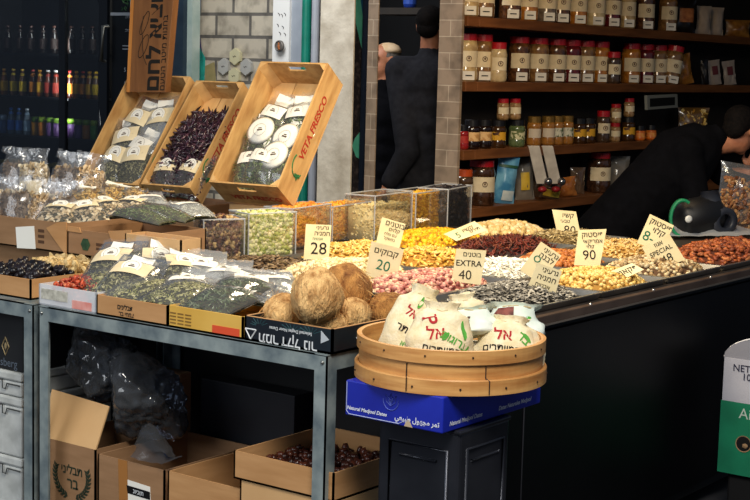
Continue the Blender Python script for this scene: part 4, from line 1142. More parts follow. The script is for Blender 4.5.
# ================================================================ cellophane bags
EMB = mat('label_print', '#4a3522', rough=.9)
def lying_bag(key, w, h, t, cm, kind, size, n, card='kraft', seed=1, fill=.72, filmm=None, sticker=True, spill=.8):
    """lies in local xy (h along +y), belly up +z"""
    def make():
        rnd = random.Random(seed)
        b = thing('herb_bag', 'x', 'bag')
        def thick(u, v):
            return t * max(0, 1 - abs(u) ** 2.4) ** .6 * (max(0, math.sin(math.pi * min(1, max(0, (v + .03) / (fill + .16))))) ** .6 if v < fill + .1 else .06)
        # contents
        m = MB(); m.mi = 1; rows = []
        for j in range(13):
            v = j / 12 * fill; rw = []
            for i in range(11):
                u = i / 10 * 2 - 1
                rw.append((u * w * .45, (v - .5) * h, max(0, thick(u * .98, v)) * .80 + noise.noise(Vector((u * 4, v * 9, seed))) * .004))
            rows.append(rw)
        m.grid(rows)
        m.grid([[(x, y, 0.001) for x, y, z in r][::-1] for r in rows])
        m.mi = 0
        for _ in range(n):
            u, v = rnd.uniform(-.93, .93), rnd.uniform(.02, fill * .98)
            z = thick(u, v) * .82
            m.piece(kind, Vector((u * w * .46, (v - .5) * h, z + rnd.uniform(-.3, .3) * size)), size * rnd.uniform(.7, 1.2), rrot(rnd, spill))
        m.build('contents', [cm, UNDER], b, smooth=False)
        # film
        m = MB(); rows = []
        for j in range(19):
            v = j / 18; rw = []
            for i in range(15):
                u = i / 14 * 2 - 1
                z = thick(u, v) * 1.03 + .003
                cr = noise.noise(Vector((u * 3.3 + seed, v * 6, seed * 2))) * .5 + noise.noise(Vector((u * 7, v * 12 + seed, 4))) * .35
                top = max(0, v - fill) / (1 - fill + 1e-6)
                rw.append((u * w * .5 * (1 - .08 * top) + cr * .006, (v - .5) * h + cr * .006, z + abs(cr) * (.006 + .028 * top)))
            rows.append(rw)
        m.grid(rows)
        m.grid([[(p[0], p[1], -.001) for p in r][::-1] for r in rows])
        m.build('film', filmm or FILM, b, smooth=True)
        if card:
            cmn = KCARD if card == 'kraft' else PAPER
            cw, ch, v0 = (w * .68, h * .29, fill * .60) if card == 'kraft' else (w * .62, h * .24, fill * .62)
            m = MB(); rows = []
            for j in range(6):
                y = (v0 - .5) * h + ch * j / 5; rw = []
                for i in range(9):
                    x = -cw / 2 + cw * i / 8
                    rw.append((x, y, thick(x / (w / 2), y / h + .5) * 1.04 + .005))
                rows.append(rw)
            if card == 'round':
                m2 = MB(); zc = thick(0, v0 + .16) * 1.04 + .006
                m2.lathe([(.052, zc - .004), (.040, zc), (.0, zc + .001)], 22, (0, (v0 - .5) * h + ch * .5, 0)); m2.build('round_label', PAPER, b, smooth=True)
            else:
                m.grid(rows).build('label_card', cmn, b, smooth=True)
            m = MB(); yc = (v0 - .5) * h + ch * .5; zc = thick(0, v0 + .16) * 1.05 + .0075
            if card == 'kraft':
                q = MB(); q.lathe([(.030, zc - .0006), (0, zc - .0004)], 20, (0, yc, 0)); q.build('white_seal', PAPER, b)
            m.lathe([(.023, zc), (.0222, zc)], 18, (0, yc, 0), cap=False)
            m.box(-.010, .010, yc - .003, yc + .002, zc - .0005, zc); m.box(-.006, .006, yc + .005, yc + .008, zc - .0005, zc)
            m.build('label_print', EMB, b)
        if sticker:
            y = (fill + .06 - .5) * h
            m = MB(); m.grid([[(-.034 + .068 * i / 3, y - .006 + .042 * j / 2, .012 + .005 * math.sin(i * 1.3 + j)) for i in range(4)] for j in range(3)])
            m.build('price_sticker', PAPER, b, smooth=True)
        return b
    return make
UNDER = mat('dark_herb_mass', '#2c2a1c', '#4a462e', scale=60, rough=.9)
HERB = bits('herb_grey', ['#4a4a30', '#77744c', '#a09a68', '#c8be92', '#666440'])
PALEH = bits('herb_pale', ['#74743c', '#9a985a', '#b8b27c', '#d0c898'])
DKH = bits('herb_dark', ['#26321e', '#46542e', '#6c7c54', '#909a7c', '#344428'])
GRN = bits('herb_green', ['#34461e', '#5c7034', '#8a985a', '#48602c', '#a8b480'])
SLI = bits('golden_slice', ['#6a4a1c', '#a87e34', '#cfa958', '#4f3414', '#e0c684'])
CHI = bits('dark_chilli', ['#140a0e', '#26141e', '#3c2230', '#1a0e14', '#5e3e48'], rough=.2, spec=.7)
PAL = bits('pale_bits', ['#a48e6c', '#cbb792', '#e4d8bc', '#b5a080', '#8a7656'])
WHT = bits('silver_herb', ['#8e9488', '#b8bcae', '#dcded4', '#a0a698', '#6a7062'])
MILK = film('crinkled_cellophane', haze=.20, rough=.16, gloss=.9, crinkle=.55, cscale=26)
BAGK = {
    'herb': lying_bag('herb', .165, .25, .040, HERB, 'leaf', .009, 420, 'kraft', 1),
    'herb2': lying_bag('herb2', .165, .24, .042, HERB, 'seed', .008, 420, 'kraft', 2),
    'pale': lying_bag('pale', .20, .22, .045, PALEH, 'seed', .007, 620, None, 3, .8, sticker=False),
    'dark': lying_bag('dark', .165, .20, .045, DKH, 'leaf', .012, 420, None, 4, .8),
    'silver': lying_bag('silver', .16, .24, .036, WHT, 'leaf', .011, 420, 'white', 5, .6, MILK),
    'slice': lying_bag('slice', .16, .21, .042, SLI, 'slice', .013, 300, None, 6, .85),
    'green': lying_bag('green', .145, .20, .045, GRN, 'leaf', .014, 340, 'round', 7, .78),
    'green2': lying_bag('green2', .14, .20, .04, GRN, 'leaf', .014, 300, 'white', 8, .7),
    'chili': lying_bag('chili', .16, .22, .04, CHI, 'pod', .018, 220, 'kraft', 9, .8),
    'kraftonly': lying_bag('kraftonly', .15, .20, .03, PAL, 'slice', .010, 160, 'kraft', 10),
    'olive': lying_bag('olive', .12, .24, .04, GRN, 'leaf', .010, 380, None, 11, .9, sticker=False),
}
def lay(kd, p, label, group, yaw=36, tilt=20, roll=0, s=1.0):
    X = Matrix.Translation(Vector(p)) @ Matrix.Rotation(rad(yaw), 4, 'Z') @ Matrix.Rotation(rad(tilt), 4, 'X') @ Matrix.Rotation(rad(roll), 4, 'Y') @ Matrix.Scale(s, 4)
    return spawn('bag_' + kd, BAGK[kd], X, label, 'bag', group)
# --- herb bags over the front trays
G1 = 'herb bags over the front trays'
for kd, px, py, z, yaw, tilt, roll, lb in (
    ('pale', 108, .17, .905, 8, 12, 0, 'clear bag of pale green seeds beside the red chillies'),
    ('herb', 113, 268, .945, 22, 34, -6, 'kraft labelled herb bag at the top of the front pile nearest the walnuts'),
    ('herb2', 131, 282, .930, 18, 30, 6, 'kraft labelled seed bag lowest and nearest the chillies'),
    ('herb', 159, 269, .945, 40, 38, 10, 'kraft labelled herb bag with a dark edge on the front pile behind the brown tray'),
    ('herb2', 182, 275, .938, 50, 30, 12, 'kraft labelled seed bag on the front pile behind the yellow tray'),
    ('silver', 200, 272, .945, 40, 24, 6, 'crinkled silvery bag behind the dark herb bag'),
    ('silver', 224, 279, .930, 35, 18, 0, 'crinkled silvery bag just behind the dark herbs'),
    ('silver', 188, 288, .92, 30, 16, 0, 'crinkled silvery bag lying before the seed bags'),
    ('silver', 250, 287, .925, 40, 16, 8, 'crinkled silvery bag leaning beside the small coconut'),
    ('silver', 272, 287, .915, 50, 14, 0, 'crinkled silvery bag nearest the round plate of seeds'),
    ('pale', 146, .145, .905, 2, 10, 0, 'bag of pale green seeds in the brown tray nearest the clear box'),
    ('pale', 186, .145, .910, -4, 10, 0, 'bag of pale green seeds across the brown and yellow trays'),
    ('dark', 224, .135, .910, 4, 10, 0, 'bag of dark green herbs in the yellow tray'),
    ('dark', 238, .27, .915, 10, 12, 0, 'bag of dark green herbs against the black coconut box')):
    lay(kd, hz(px, py, z) if py > 1 else Vector((hy(px, 300, py).x, py, z)), lb, G1, yaw, tilt, roll)
# --- bags in the second row boxes
G2 = 'bags on the second row boxes'
for kd, px, py, z, yaw, tilt, roll, lb in (
    ('kraftonly', 60, 217, 1.045, 30, 18, 0, 'kraft labelled bag over the box with the white note'),
    ('kraftonly', 86, 217, 1.045, 60, 20, -10, 'kraft labelled bag curling over the box edge'),
    ('slice', 82, 207, 1.065, 35, 24, 0, 'bag of golden dried slices nearest the upright bags'),
    ('slice', 105, 203, 1.070, 25, 24, 6, 'bag of golden dried slices between two like bags'),
    ('kraftonly', 106, 212, 1.055, 80, 16, 0, 'kraft labelled bag under the golden slices'),
    ('slice', 128, 205, 1.060, 40, 20, 0, 'bag of golden slices below the lip of the grey herb carton'),
    ('kraftonly', 131, 211, 1.050, 20, 14, 0, 'kraft labelled bag before the dark green tube bag'),
    ('silver', 148, 207, 1.055, 55, 14, 0, 'crinkled silvery bag below the chilli carton'),
    ('olive', 160, 220, 1.050, 115, 8, 0, 'long dark green herb bag behind the tan box'),
    ('olive', 141, 223, 1.045, 100, 6, 0, 'long olive herb bag lying before the dark green one'),
    ('silver', 186, 215, 1.050, 70, 10, 0, 'crinkled silvery bag beside the first clear bin')):
    lay(kd, hz(px, py - 4, z + .004), lb, G2, yaw, tilt, roll, .88)
# --- upright clear bags at the back left
def upright_bag(key, cm, kind, size, seed, card=True):
    def make():
        b = thing('clear_bag', 'x', 'bag')
        w, h, t = .125, .21, .055
        rnd = random.Random(seed); m = MB()
        def th(u, v): return t / 2 * max(0, 1 - abs(u) ** 2.2) * math.sin(math.pi * min(.98, v * .9 + .08)) ** .6
        rows = [[(u * w * .42, -th(u, v) * .7, v * h * .72) for u in [i / 6 * 2 - 1 for i in range(7)]] for v in [j / 7 for j in range(8)]]
        m.grid(rows); m.grid([[(x, -y, z) for x, y, z in r][::-1] for r in rows])
        for _ in range(240):
            u, v = rnd.uniform(-.9, .9), rnd.uniform(.02, .74)
            m.piece(kind, Vector((u * w * .44, -th(u, v) * .78, v * h)), size * rnd.uniform(.7, 1.2), rrot(rnd))
        m.build('contents', cm, b)
        m = MB()
        for sd in (-1, 1):
            rows = []
            for j in range(15):
                v = j / 14; rw = []; top = max(0, v - .66) / .34
                for i in range(11):
                    u = i / 10 * 2 - 1
                    cr = noise.noise(Vector((u * 3 + seed, v * 7, sd * 3 + seed))) * .5 + noise.noise(Vector((u * 8, v * 12, seed))) * .4
                    rw.append((u * w * .5 * (1 - .25 * math.sin(math.pi * min(1, top * 1.2))) + cr * .012 * (1 + top), sd * th(u, min(v, .75)) * (1 - .8 * top) + cr * (.006 + .03 * top), v * h + cr * .02 * top))
                rows.append(rw if sd < 0 else rw[::-1])
            m.grid(rows)
        m.build('film', FILM, b, smooth=True)
        if card:
            MB().grid([[(x, -th(x / (w / 2), z / h) - .003, z) for x in (-.04, -.02, 0, .02, .04)] for z in (.03, .05, .07, .09)]).build('label_card', KCARD, b, smooth=True)
        return b
    return make
UPK = {'pale': upright_bag('a', PAL, 'slice', .011, 1), 'gold': upright_bag('b', bits('gold_bits', ['#86683c', '#b8966a', '#d8c09a', '#a0804e']), 'slice', .011, 2, False),
       'dark': upright_bag('c', bits('dark_bits', ['#2a1e18', '#54402e', '#86705a', '#3a2a20']), 'leaf', .012, 3, False)}
k = 0
for kd, px, py, Yb, roll in (('pale', 3, 208, .58, 4), ('dark', 14, 207, .56, -4), ('pale', 24, 208, .60, 10), ('gold', 35, 208, .54, 14), ('pale', 46, 208, .57, 18), ('gold', 55, 206, .62, 6), ('dark', 63, 207, .55, -8),
                             ('gold', 59, 193, .72, 12), ('dark', 70, 192, .72, 0), ('gold', 82, 192, .74, 8), ('pale', 33, 198, .72, -4), ('dark', 12, 196, .72, 3)):
    p = hy(px, py, Yb)
    zz = zt + .006 if py > 200 else 1.03
    X = Matrix.Translation((p.x, Yb, zz)) @ Matrix.Rotation(rad(28), 4, 'Z') @ Matrix.Rotation(rad(roll), 4, 'Y') @ Matrix.Rotation(rad(-12), 4, 'X')
    row = 'front' if py > 200 else 'rear'
    spawn('up_' + kd, UPK[kd], X, f'{ORD[(6 if py > 200 else 4) - k]} upright clear bag from the cartons in the {row} row, {dict(pale="kraft labelled", gold="golden", dark="dark")[kd]} contents', 'bag', 'upright clear bags beside the cartons')
    k += 1
    if k == 7: k = 0

# ================================================================ tilted fruit cartons
WOODC = mat('carton_orange', '#a07341', '#c79f66', scale=9, rough=.75, stretch=(3, .8, 3), bump=.05, lo=.25, hi=.6)
WOODF = wood('carton_floor_wood', '#c0935a', '#d8b078', stretch=(14, 2, 14), rough=.7)
def fruit_carton(p, w, L, h, tilt, label, brand=True, yaw=0):
    X = Matrix.Translation(Vector(p)) @ Matrix.Rotation(rad(yaw), 4, 'Z') @ Matrix.Rotation(rad(tilt), 4, 'X')
    t = thing('fruit_carton', label, 'carton', X=X, group='tilted fruit cartons')
    th = .007
    def part(name, mt, fn, bevel=0):
        m = MB(); fn(m); m.v = [X @ q for q in m.v]; return m.build(name, mt, t, bevel=bevel)
    gap = .006; pw = (w - 2 * gap) / 3
    for k in range(3):
        part('floor_board', WOODF, lambda m: m.box(k * (pw + gap), k * (pw + gap) + pw, 0, L, 0, .008))
    part('side_panel', WOODC, lambda m: m.box(0, th, 0, L, .008, h), .0015)
    part('side_panel', WOODC, lambda m: m.box(w - th, w, 0, L, .008, h), .0015)
    def end(m, y):
        a, b, c, d = w * .37, w * .63, h * .66, h * .84
        m.box(th, a, y, y + th, .008, h); m.box(b, w - th, y, y + th, .008, h); m.box(a, b, y, y + th, .008, c); m.box(a, b, y, y + th, d, h)
    part('end_panel', WOODC, lambda m: end(m, 0)); part('end_panel', WOODC, lambda m: end(m, L - th))
    for sx in (0, 1):
        for sy in (0, 1):
            x = th if sx == 0 else w - th; y = th if sy == 0 else L - th; dx = .03 if sx == 0 else -.03; dy = .03 if sy == 0 else -.03
            part('corner_post', WOODF, lambda m: m.add([(x, y, .008), (x + dx, y, .008), (x, y + dy, .008), (x, y, h + .001), (x + dx, y, h + .001), (x, y + dy, h + .001)],
                 [[0, 1, 2], [3, 4, 5], [0, 1, 4, 3], [1, 2, 5, 4], [2, 0, 3, 5]]))
    R3 = X.to_3x3()
    ex, ey, ez = R3 @ Vector((1, 0, 0)), R3 @ Vector((0, 1, 0)), R3 @ Vector((0, 0, 1))
    RT = mat('carton_red_print', '#a8301c', rough=.85); GT_ = mat('carton_green_print', '#2a6a3a', rough=.85)
    m = MB(); m.text('VETA FRESCO', .048, X @ Vector((w, L * .55, h * .52)), ey, ez, fat=.03); m.build('side_lettering', RT, t); m = MB(); m.text('VETA FRESCO', .038, X @ Vector((w * .55, 0, h * .34)), ex, ez, fat=.03)
    m.build('front_lettering', RT, t)
    m = MB(); c = Vector((w + .001, L * .25, h * .52))
    pts = [X @ (c + Vector((0, .05 * math.cos(rad(a)), .042 * math.sin(rad(a))))) for a in range(60, 250, 14)]
    m.tube(pts, .0028, 5)
    for a in (0, 60, -60):
        v = Vector((0, math.cos(rad(a + 200)), math.sin(rad(a + 200)))) * .026; n = Vector((0, -v.z, v.y)) * .38
        b = c + Vector((0, -.035, -.012))
        m.slab([X @ (b), X @ (b + v * .5 + n), X @ (b + v), X @ (b + v * .5 - n)], .001)
    m.build('leaf_emblem', GT_, t)
    return X, t
def in_carton(X, kd, x, y, z, lb, grp, yaw=0, tilt=4, roll=0, s=1.0):
    Y = X @ Matrix.Translation((x, y, z)) @ Matrix.Rotation(rad(yaw), 4, 'Z') @ Matrix.Rotation(rad(tilt), 4, 'X') @ Matrix.Rotation(rad(roll), 4, 'Y') @ Matrix.Scale(s, 4)
    return spawn('bag_' + kd, BAGK[kd], Y, lb, 'bag', grp)
# right carton
wR = .327
XR, tR = fruit_carton((-1.8, 1.6, 1.007), wR, .591, .147, 54, 'tilted orange fruit carton of green herb bags with red side lettering', yaw=6.6)
GG = 'bags in the green herb carton'
for kd, x, y, z, yaw, lb in (('green2', .225, .39, .03, 9, 'white labelled herb bag at the top of the green herb carton nearest its lettering'), ('green2', .105, .385, .03, -12, 'white labelled herb bag at the top of the green herb carton beside the chilli carton'),
                             ('green', .105, .265, .045, 10, 'round labelled green herb bag half way up the green herb carton beside the chilli carton'), ('green', .225, .24, .045, -14, 'round labelled green herb bag half way up by the red side lettering'),
                             ('green2', .105, .15, .05, 8, 'pale labelled herb bag at the lip of the green herb carton, nearest the chillies'), ('green2', .165, .155, .062, -6, 'white labelled herb bag midway along the lip of the green herb carton'),
                             ('green', .220, .15, .05, 10, 'round labelled green herb bag at the lip under the red side lettering')):
    in_carton(XR, kd, x, y, z, lb, GG, yaw, s=1.22)
# middle carton with dark chillies
wM = .251
XM, tM = fruit_carton((-2.226, 1.62, .978), wM, .568, .115, 49, 'tilted orange fruit carton of dark dried chillies', yaw=6.9)
rn = random.Random(31); m = MB()
m.grid([[XM @ Vector((.012 + (wM - .024) * i / 10,   .02 + .40 * j / 10, .016 + .055 * max(0, 1 - abs(i / 5 - 1) ** 5) * max(0, 1 - abs(j / 5 - 1) ** 3))) for i in range(11)] for j in range(11)])
for _ in range(820):
    x, y = rn.uniform(.015, wM - .015), rn.uniform(.02, .45)
    z = .022 + .058 * max(0, 1 - abs((x / wM) * 2 - 1) ** 5) * max(0, 1 - abs(y / .21 - 1.05) ** 3) + rn.uniform(0, .012)
    m.piece('pod', XM @ Vector((x, y, z + .012)), rn.uniform(.024, .044), XM.to_3x3() @ rrot(rn, .7))
tag(m.build('dried_chillies', CHI, smooth=True), 'glossy dark dried chillies filling the chilli carton', 'chillies', kind='stuff')
GC = 'bags in the chilli carton'
for x, y, yaw, lb in ((.065, .095, 5, 'kraft labelled chilli bag at the lip nearest the grey herb carton'), (.185, .10, -8, 'kraft labelled chilli bag at the lip nearest the green herb carton')):
    in_carton(XM, 'chili', x, y, .06, lb, GC, yaw, 6)
# left carton with herb bags
wL = .345
XL, tL = fruit_carton((-2.605, 1.62, .972), wL, .567, .12, 53.3, 'tilted orange fruit carton of grey herb bags under the wooden sign', yaw=5.2)
GL = 'bags in the grey herb carton'
for kd, x, y, z, yaw, lb in (('herb', .235, .37, .03, 12, 'kraft labelled herb bag at the top of the grey herb carton by the chillies'), ('herb2', .115, .36, .03, -12, 'kraft labelled herb bag high in the grey herb carton below the sign'),
                             ('herb', .115, .25, .045, 16, 'herb bag half way up the grey herb carton on the fridge side'), ('silver', .225, .23, .055, -16, 'silvery crinkled bag in the middle of the grey herb carton'),
                             ('herb2', .115, .15, .05, -10, 'kraft labelled herb bag at the lip of the grey herb carton, fridge side'), ('herb', .23, .15, .06, 10, 'kraft labelled herb bag at the lip of the grey herb carton, chilli side')):
    in_carton(XL, kd, x, y, z, lb, GL, yaw, 5, 0, 1.12)
# support boxes hidden behind and below the cartons
tag(MB().box(-2.53, -1.99, 1.64, 1.95, .851, .972).build('support_crate', KRAFT_D, bevel=.003), 'brown carton propping up the herb and chilli cartons', 'box')
tag(MB().box(-1.80, -1.60, 1.62, 1.80, .851, 1.0).build('support_crate', KRAFT_T, bevel=.003), 'tan carton propping up the green herb carton', 'box')

# ---- wooden sign box with hebrew lettering
YB = 1.82
c = {k: hy(*v, YB) for k, v in dict(tl=(134.5, -14), tr=(174.5, -14), br=(165, 92.5), bl=(129.5, 92)).items()}
t = thing('wooden_sign', 'tall brown wooden board with black vertical lettering standing in the grey herb carton', 'sign', (c['bl'] + c['br']) / 2)
SGW = wood('sign_wood', '#6e4524', '#8e5e34', stretch=(14, 14, 2), rough=.6)
MB().slab([c['bl'], c['br'], c['tr'], c['tl']], .035).build('board', SGW, t, bevel=.002)
uy = (c['tl'] - c['bl']).normalized(); ux = (c['br'] - c['bl']).normalized()
sd = Vector((0, .001, 0))
MB().slab([c['bl'] - ux * .020, c['bl'] - ux * .001, c['tl'] - ux * .001, c['tl'] - ux * .020], .10).build('side_edge', wood('sign_edge', '#b8702e', '#cf8a42', stretch=(14, 14, 2), rough=.6), t)
w_ = (c['br'] - c['bl']).length
m = MB()
m.text(heb('המוציא לחם'), .108, c['bl'] + ux * (w_ * .66) + uy * .278, uy, -ux, fat=.032)
m.build('black_lettering', INK, t)
m = MB()
m.text(heb('בחנות מיטב הטעם'), .042, c['bl'] + ux * (w_ * .92) + uy * .17, uy, -ux, fat=.006)
m.build('small_lettering', INK, t)
m = MB()
for y0_, k_ in ((.30, 0), (.20, 1)):
    pts = []
    for q in range(22):
        a = q / 21 * 2 * math.pi
        pts.append(c['bl'] + ux * (w_ * (.34 + .10 * math.sin(a) * (1 if k_ else .8))) + uy * (y0_ + .05 * math.cos(a) - .0) + Vector((0, -.001, 0)) + ux * .02 * math.cos(a))
    m.tube(pts, .0016, 4)
m.tube([c['bl'] + ux * (w_ * f) + uy * g + Vector((0, -.001, 0)) for f, g in ((.30, .25), (.31, .2), (.36, .15), (.45, .12))], .0016, 4)
m.tube([c['bl'] + ux * (w_ * f) + uy * g + Vector((0, -.001, 0)) for f, g in ((.30, .33), (.26, .28), (.28, .25))], .0016, 4)
m.build('flourish', INK, t)
# ================================================================ tin, blue date box, wooden sieve and pouches
TIN = mat('dark_tin', '#2a2c33', '#3c3e46', scale=4, rough=.3, metal=.6, bump=.05, bscale=6)
tx0, tx1, ty0, ty1, tzt = .165, .402, .0, .22, .726
t = thing('metal_tin', 'dark square metal tin standing under the blue date box', 'tin', ((tx0 + tx1) / 2, (ty0 + ty1) / 2, .33))
m = MB(); m.box(tx0, tx1, ty0, ty1, .335, tzt - .006); m.build('body', TIN, t, bevel=.008)
m = MB(); m.box(tx0 - .003, tx1 + .003, ty0 - .003, ty1 + .003, tzt - .012, tzt - .001); m.build('top_rim', TIN, t, bevel=.004)
m = MB()
for (a, b) in ((tx0 + .035, tx1 - .035),):
    for dz in (.0,):
        m.tube([Vector((a, ty0 - .001, .36)), Vector((a, ty0 - .001, tzt - .055)), Vector((b, ty0 - .001, tzt - .055)), Vector((b, ty0 - .001, .36))], .005, 6)
    m.tube([Vector((a + .03, ty0 - .001, tzt - .085)), Vector((b - .03, ty0 - .001, tzt - .085))], .004, 6)
m.tube([Vector((tx1 + .001, ty0 + .03, .36)), Vector((tx1 + .001, ty0 + .03, tzt - .05)), Vector((tx1 + .001, ty1 - .03, tzt - .05)), Vector((tx1 + .001, ty1 - .03, .36))], .005, 6)
m.tube([Vector((tx1 + .001, ty0 + .05, tzt - .08)), Vector((tx1 + .001, ty1 - .05, tzt - .08))], .004, 6)
m.build('pressed_ridge', TIN, t, smooth=True)
tag(MB().box(tx0 - .03, tx1 + .03, ty0 - .02, ty1 + .02, 0, .334).build('stool_box', BLACK), 'black box on the ground under the metal tin', 'box')
# blue date box
bx0, bx1, by0, by1, bz0, bz1 = .105, .390, -.058, .385, .727, .813
BLUE = mat('royal_blue_print', '#0b1a8c', '#1226a4', scale=5, rough=.5)
BLUED = BLUE
t = thing('date_box', 'royal blue printed date box under the wooden sieve', 'box', ((bx0 + bx1) / 2, (by0 + by1) / 2, bz0))
m = MB(); m.box(bx0, bx1, by0, by1, bz0, bz1); m.build('walls', BLUE, t, bevel=.003)
W2 = mat('white_print2', '#d4d8e6', rough=.7)
def label_at(t, body, size, px, py, side, name='lettering', ink=W2, fat=.004, shear=True):
    m = MB()
    if side == 'front':
        o = hy(px, py, by0); m.text(body, size, (o.x, by0, o.z), (1, 0, .0), (.25 if shear else 0, 0, 1), fat=fat, lift=.001)
    else:
        o = hx(px, py, bx1); m.text(body, size, (bx1, o.y, o.z), (0, 1, 0), (0, .25 if shear else 0, 1), fat=fat, lift=.001)
    return m.build(name, ink, t)
label_at(t, 'Natural Medjool Dates', .0128, 367, 411, 'front', fat=.025)
ar = 'تمر مجهول طبيعي'
def shape_arabic(s):
    F = {'ت': (0xFE95, 0xFE96, 0xFE97, 0xFE98), 'م': (0xFEE1, 0xFEE2, 0xFEE3, 0xFEE4), 'ر': (0xFEAD, 0xFEAE, 0, 0), 'ج': (0xFE9D, 0xFE9E, 0xFE9F, 0xFEA0), 'ه': (0xFEE9, 0xFEEA, 0xFEEB, 0xFEEC),
         'و': (0xFEED, 0xFEEE, 0, 0), 'ل': (0xFEDD, 0xFEDE, 0xFEDF, 0xFEE0), 'ط': (0xFEC1, 0xFEC2, 0xFEC3, 0xFEC4), 'ب': (0xFE8F, 0xFE90, 0xFE91, 0xFE92), 'ي': (0xFEF1, 0xFEF2, 0xFEF3, 0xFEF4), 'ع': (0xFEC9, 0xFECA, 0xFECB, 0xFECC)}
    out = ''
    for i, ch in enumerate(s):
        if ch not in F: out += ch; continue
        pj = i > 0 and s[i - 1] in F and F[s[i - 1]][2]; nj = i < len(s) - 1 and s[i + 1] in F and F[ch][2]
        f = F[ch]; out += chr(f[3] if pj and nj else f[1] if pj else f[2] if nj else f[0])
    return out[::-1]
label_at(t, shape_arabic(ar), .0175, 417, 421, 'front', 'arabic_lettering', fat=.025, shear=False)
label_at(t, 'Natural Medjool Dates', .0150, 466, 419, 'side', fat=.025)
label_at(t, 'Dates Naturales Medjool', .0150, 515, 403.5, 'side', fat=.025)
m = MB(); c = hy(391, 401, by0); pts = [Vector((c.x + .022 * math.cos(rad(a)), by0 - .0008, c.z + .022 * math.sin(rad(a)))) for a in range(170, 371, 20)]
m.tube(pts, .0012, 4)
for a in (60, 90, 120):
    v = Vector((math.cos(rad(a)), 0, math.sin(rad(a))))
    q = Vector((c.x, by0 - .0008, c.z - .012)); n = Vector((-v.z, 0, v.x)) * .006
    m.tube([q, q + v * .014 + n, q + v * .030, q + v * .014 - n, q], .0010, 4)
m.build('palm_emblem', mat('pale_blue_print', '#4a5ab4', rough=.7), t)
m = MB(); e = .004
m.tube([Vector((bx0 + e, by0 - .0005, bz1 - .004)), Vector((bx0 + e, by0 - .0005, bz0 + .012)), Vector((bx0 + .012, by0 - .0005, bz0 + e)), Vector((bx0 + .16, by0 - .0005, bz0 + e)), Vector((bx0 + .175, by0 - .0005, bz0 + .012))], .0012, 4)
m.build('white_border', mat('pale_border', '#9aa4c8', rough=.7), t)
m = MB().slab([Vector((bx0 + .176, by0 - .0005, bz0 + .001)), Vector((bx0 + .200, by0 - .0005, bz0 + .001)), Vector((bx0 + .190, by0 - .0005, bz0 + .018)), Vector((bx0 + .184, by0 - .0005, bz0 + .018))], .001)
m.build('thumb_cutout', mat('cut_card', '#b5a284', rough=.8), t)

# sieve
SVW = wood('sieve_wood', '#ab7038', '#d3a060', stretch=(3, 3, 26), rough=.5, scale=2.2)
sc = Vector((.263, .157, 0)); s0 = bz1 + .001
t = thing('wooden_sieve', 'round wooden sieve drum holding cloth pouches on the blue box', 'sieve', (sc.x, sc.y, s0))
RU, RL = .226, .2365
m = MB(); m.lathe([(RU - .006, s0 + .012), (RU, s0 + .012), (RU, s0 + .072), (RU + .006, s0 + .072), (RU + .006, s0 + .104), (RU - .001, s0 + .105), (RU - .006, s0 + .104), (RU - .006, s0 + .012)], 72, sc, cap=False)
m.build('upper_ring', SVW, t, smooth=False)
m = MB(); m.lathe([(RU + .001, s0 + .001), (RL, s0), (RL, s0 + .034), (RL - .002, s0 + .037), (RU + .001, s0 + .036)], 72, sc, cap=False); m.build('lower_ring', SVW, t)
m = MB(); m.lathe([(0, s0 + .014), (RU - .004, s0 + .014)], 48, sc); m.build('mesh_base', mat('sieve_mesh', '#5a4c3c', '#7a6850', scale=120, rough=.8), t)
NAIL = mat('rusty_nail', '#2e1a10', rough=.6)
m = MB()
for k in range(13):
    a = rad(k * 360 / 13 + 5)
    m.ico(sc + Vector((math.cos(a) * (RL + .0005), math.sin(a) * (RL + .0005), s0 + .016)), (.003, .003, .003), 1)
    a += .12
    m.ico(sc + Vector((math.cos(a) * (RU + .0065), math.sin(a) * (RU + .0065), s0 + .09)), (.0028, .0028, .0028), 1)
m.build('nail', NAIL, t)
for px in (378, 497):
    m = MB()
    a = math.atan2(*(reversed((hz(px, 380, s0 + .05) - sc).xy)))
    d = Vector((math.cos(a), math.sin(a), 0)); s_ = Vector((-d.y, d.x, 0))
    m.tube([sc + d * (RU + .001) + Vector((0, 0, s0 + .068)), sc + d * (RU + .001) + Vector((0, 0, s0 + .040)), sc + d * (RL + .001) + s_ * .006 + Vector((0, 0, s0 + .034)), sc + d * (RL + .001) + s_ * .006 + Vector((0, 0, s0 + .004))], .0016, 5)
    m.build('lap_joint', NAIL, t)

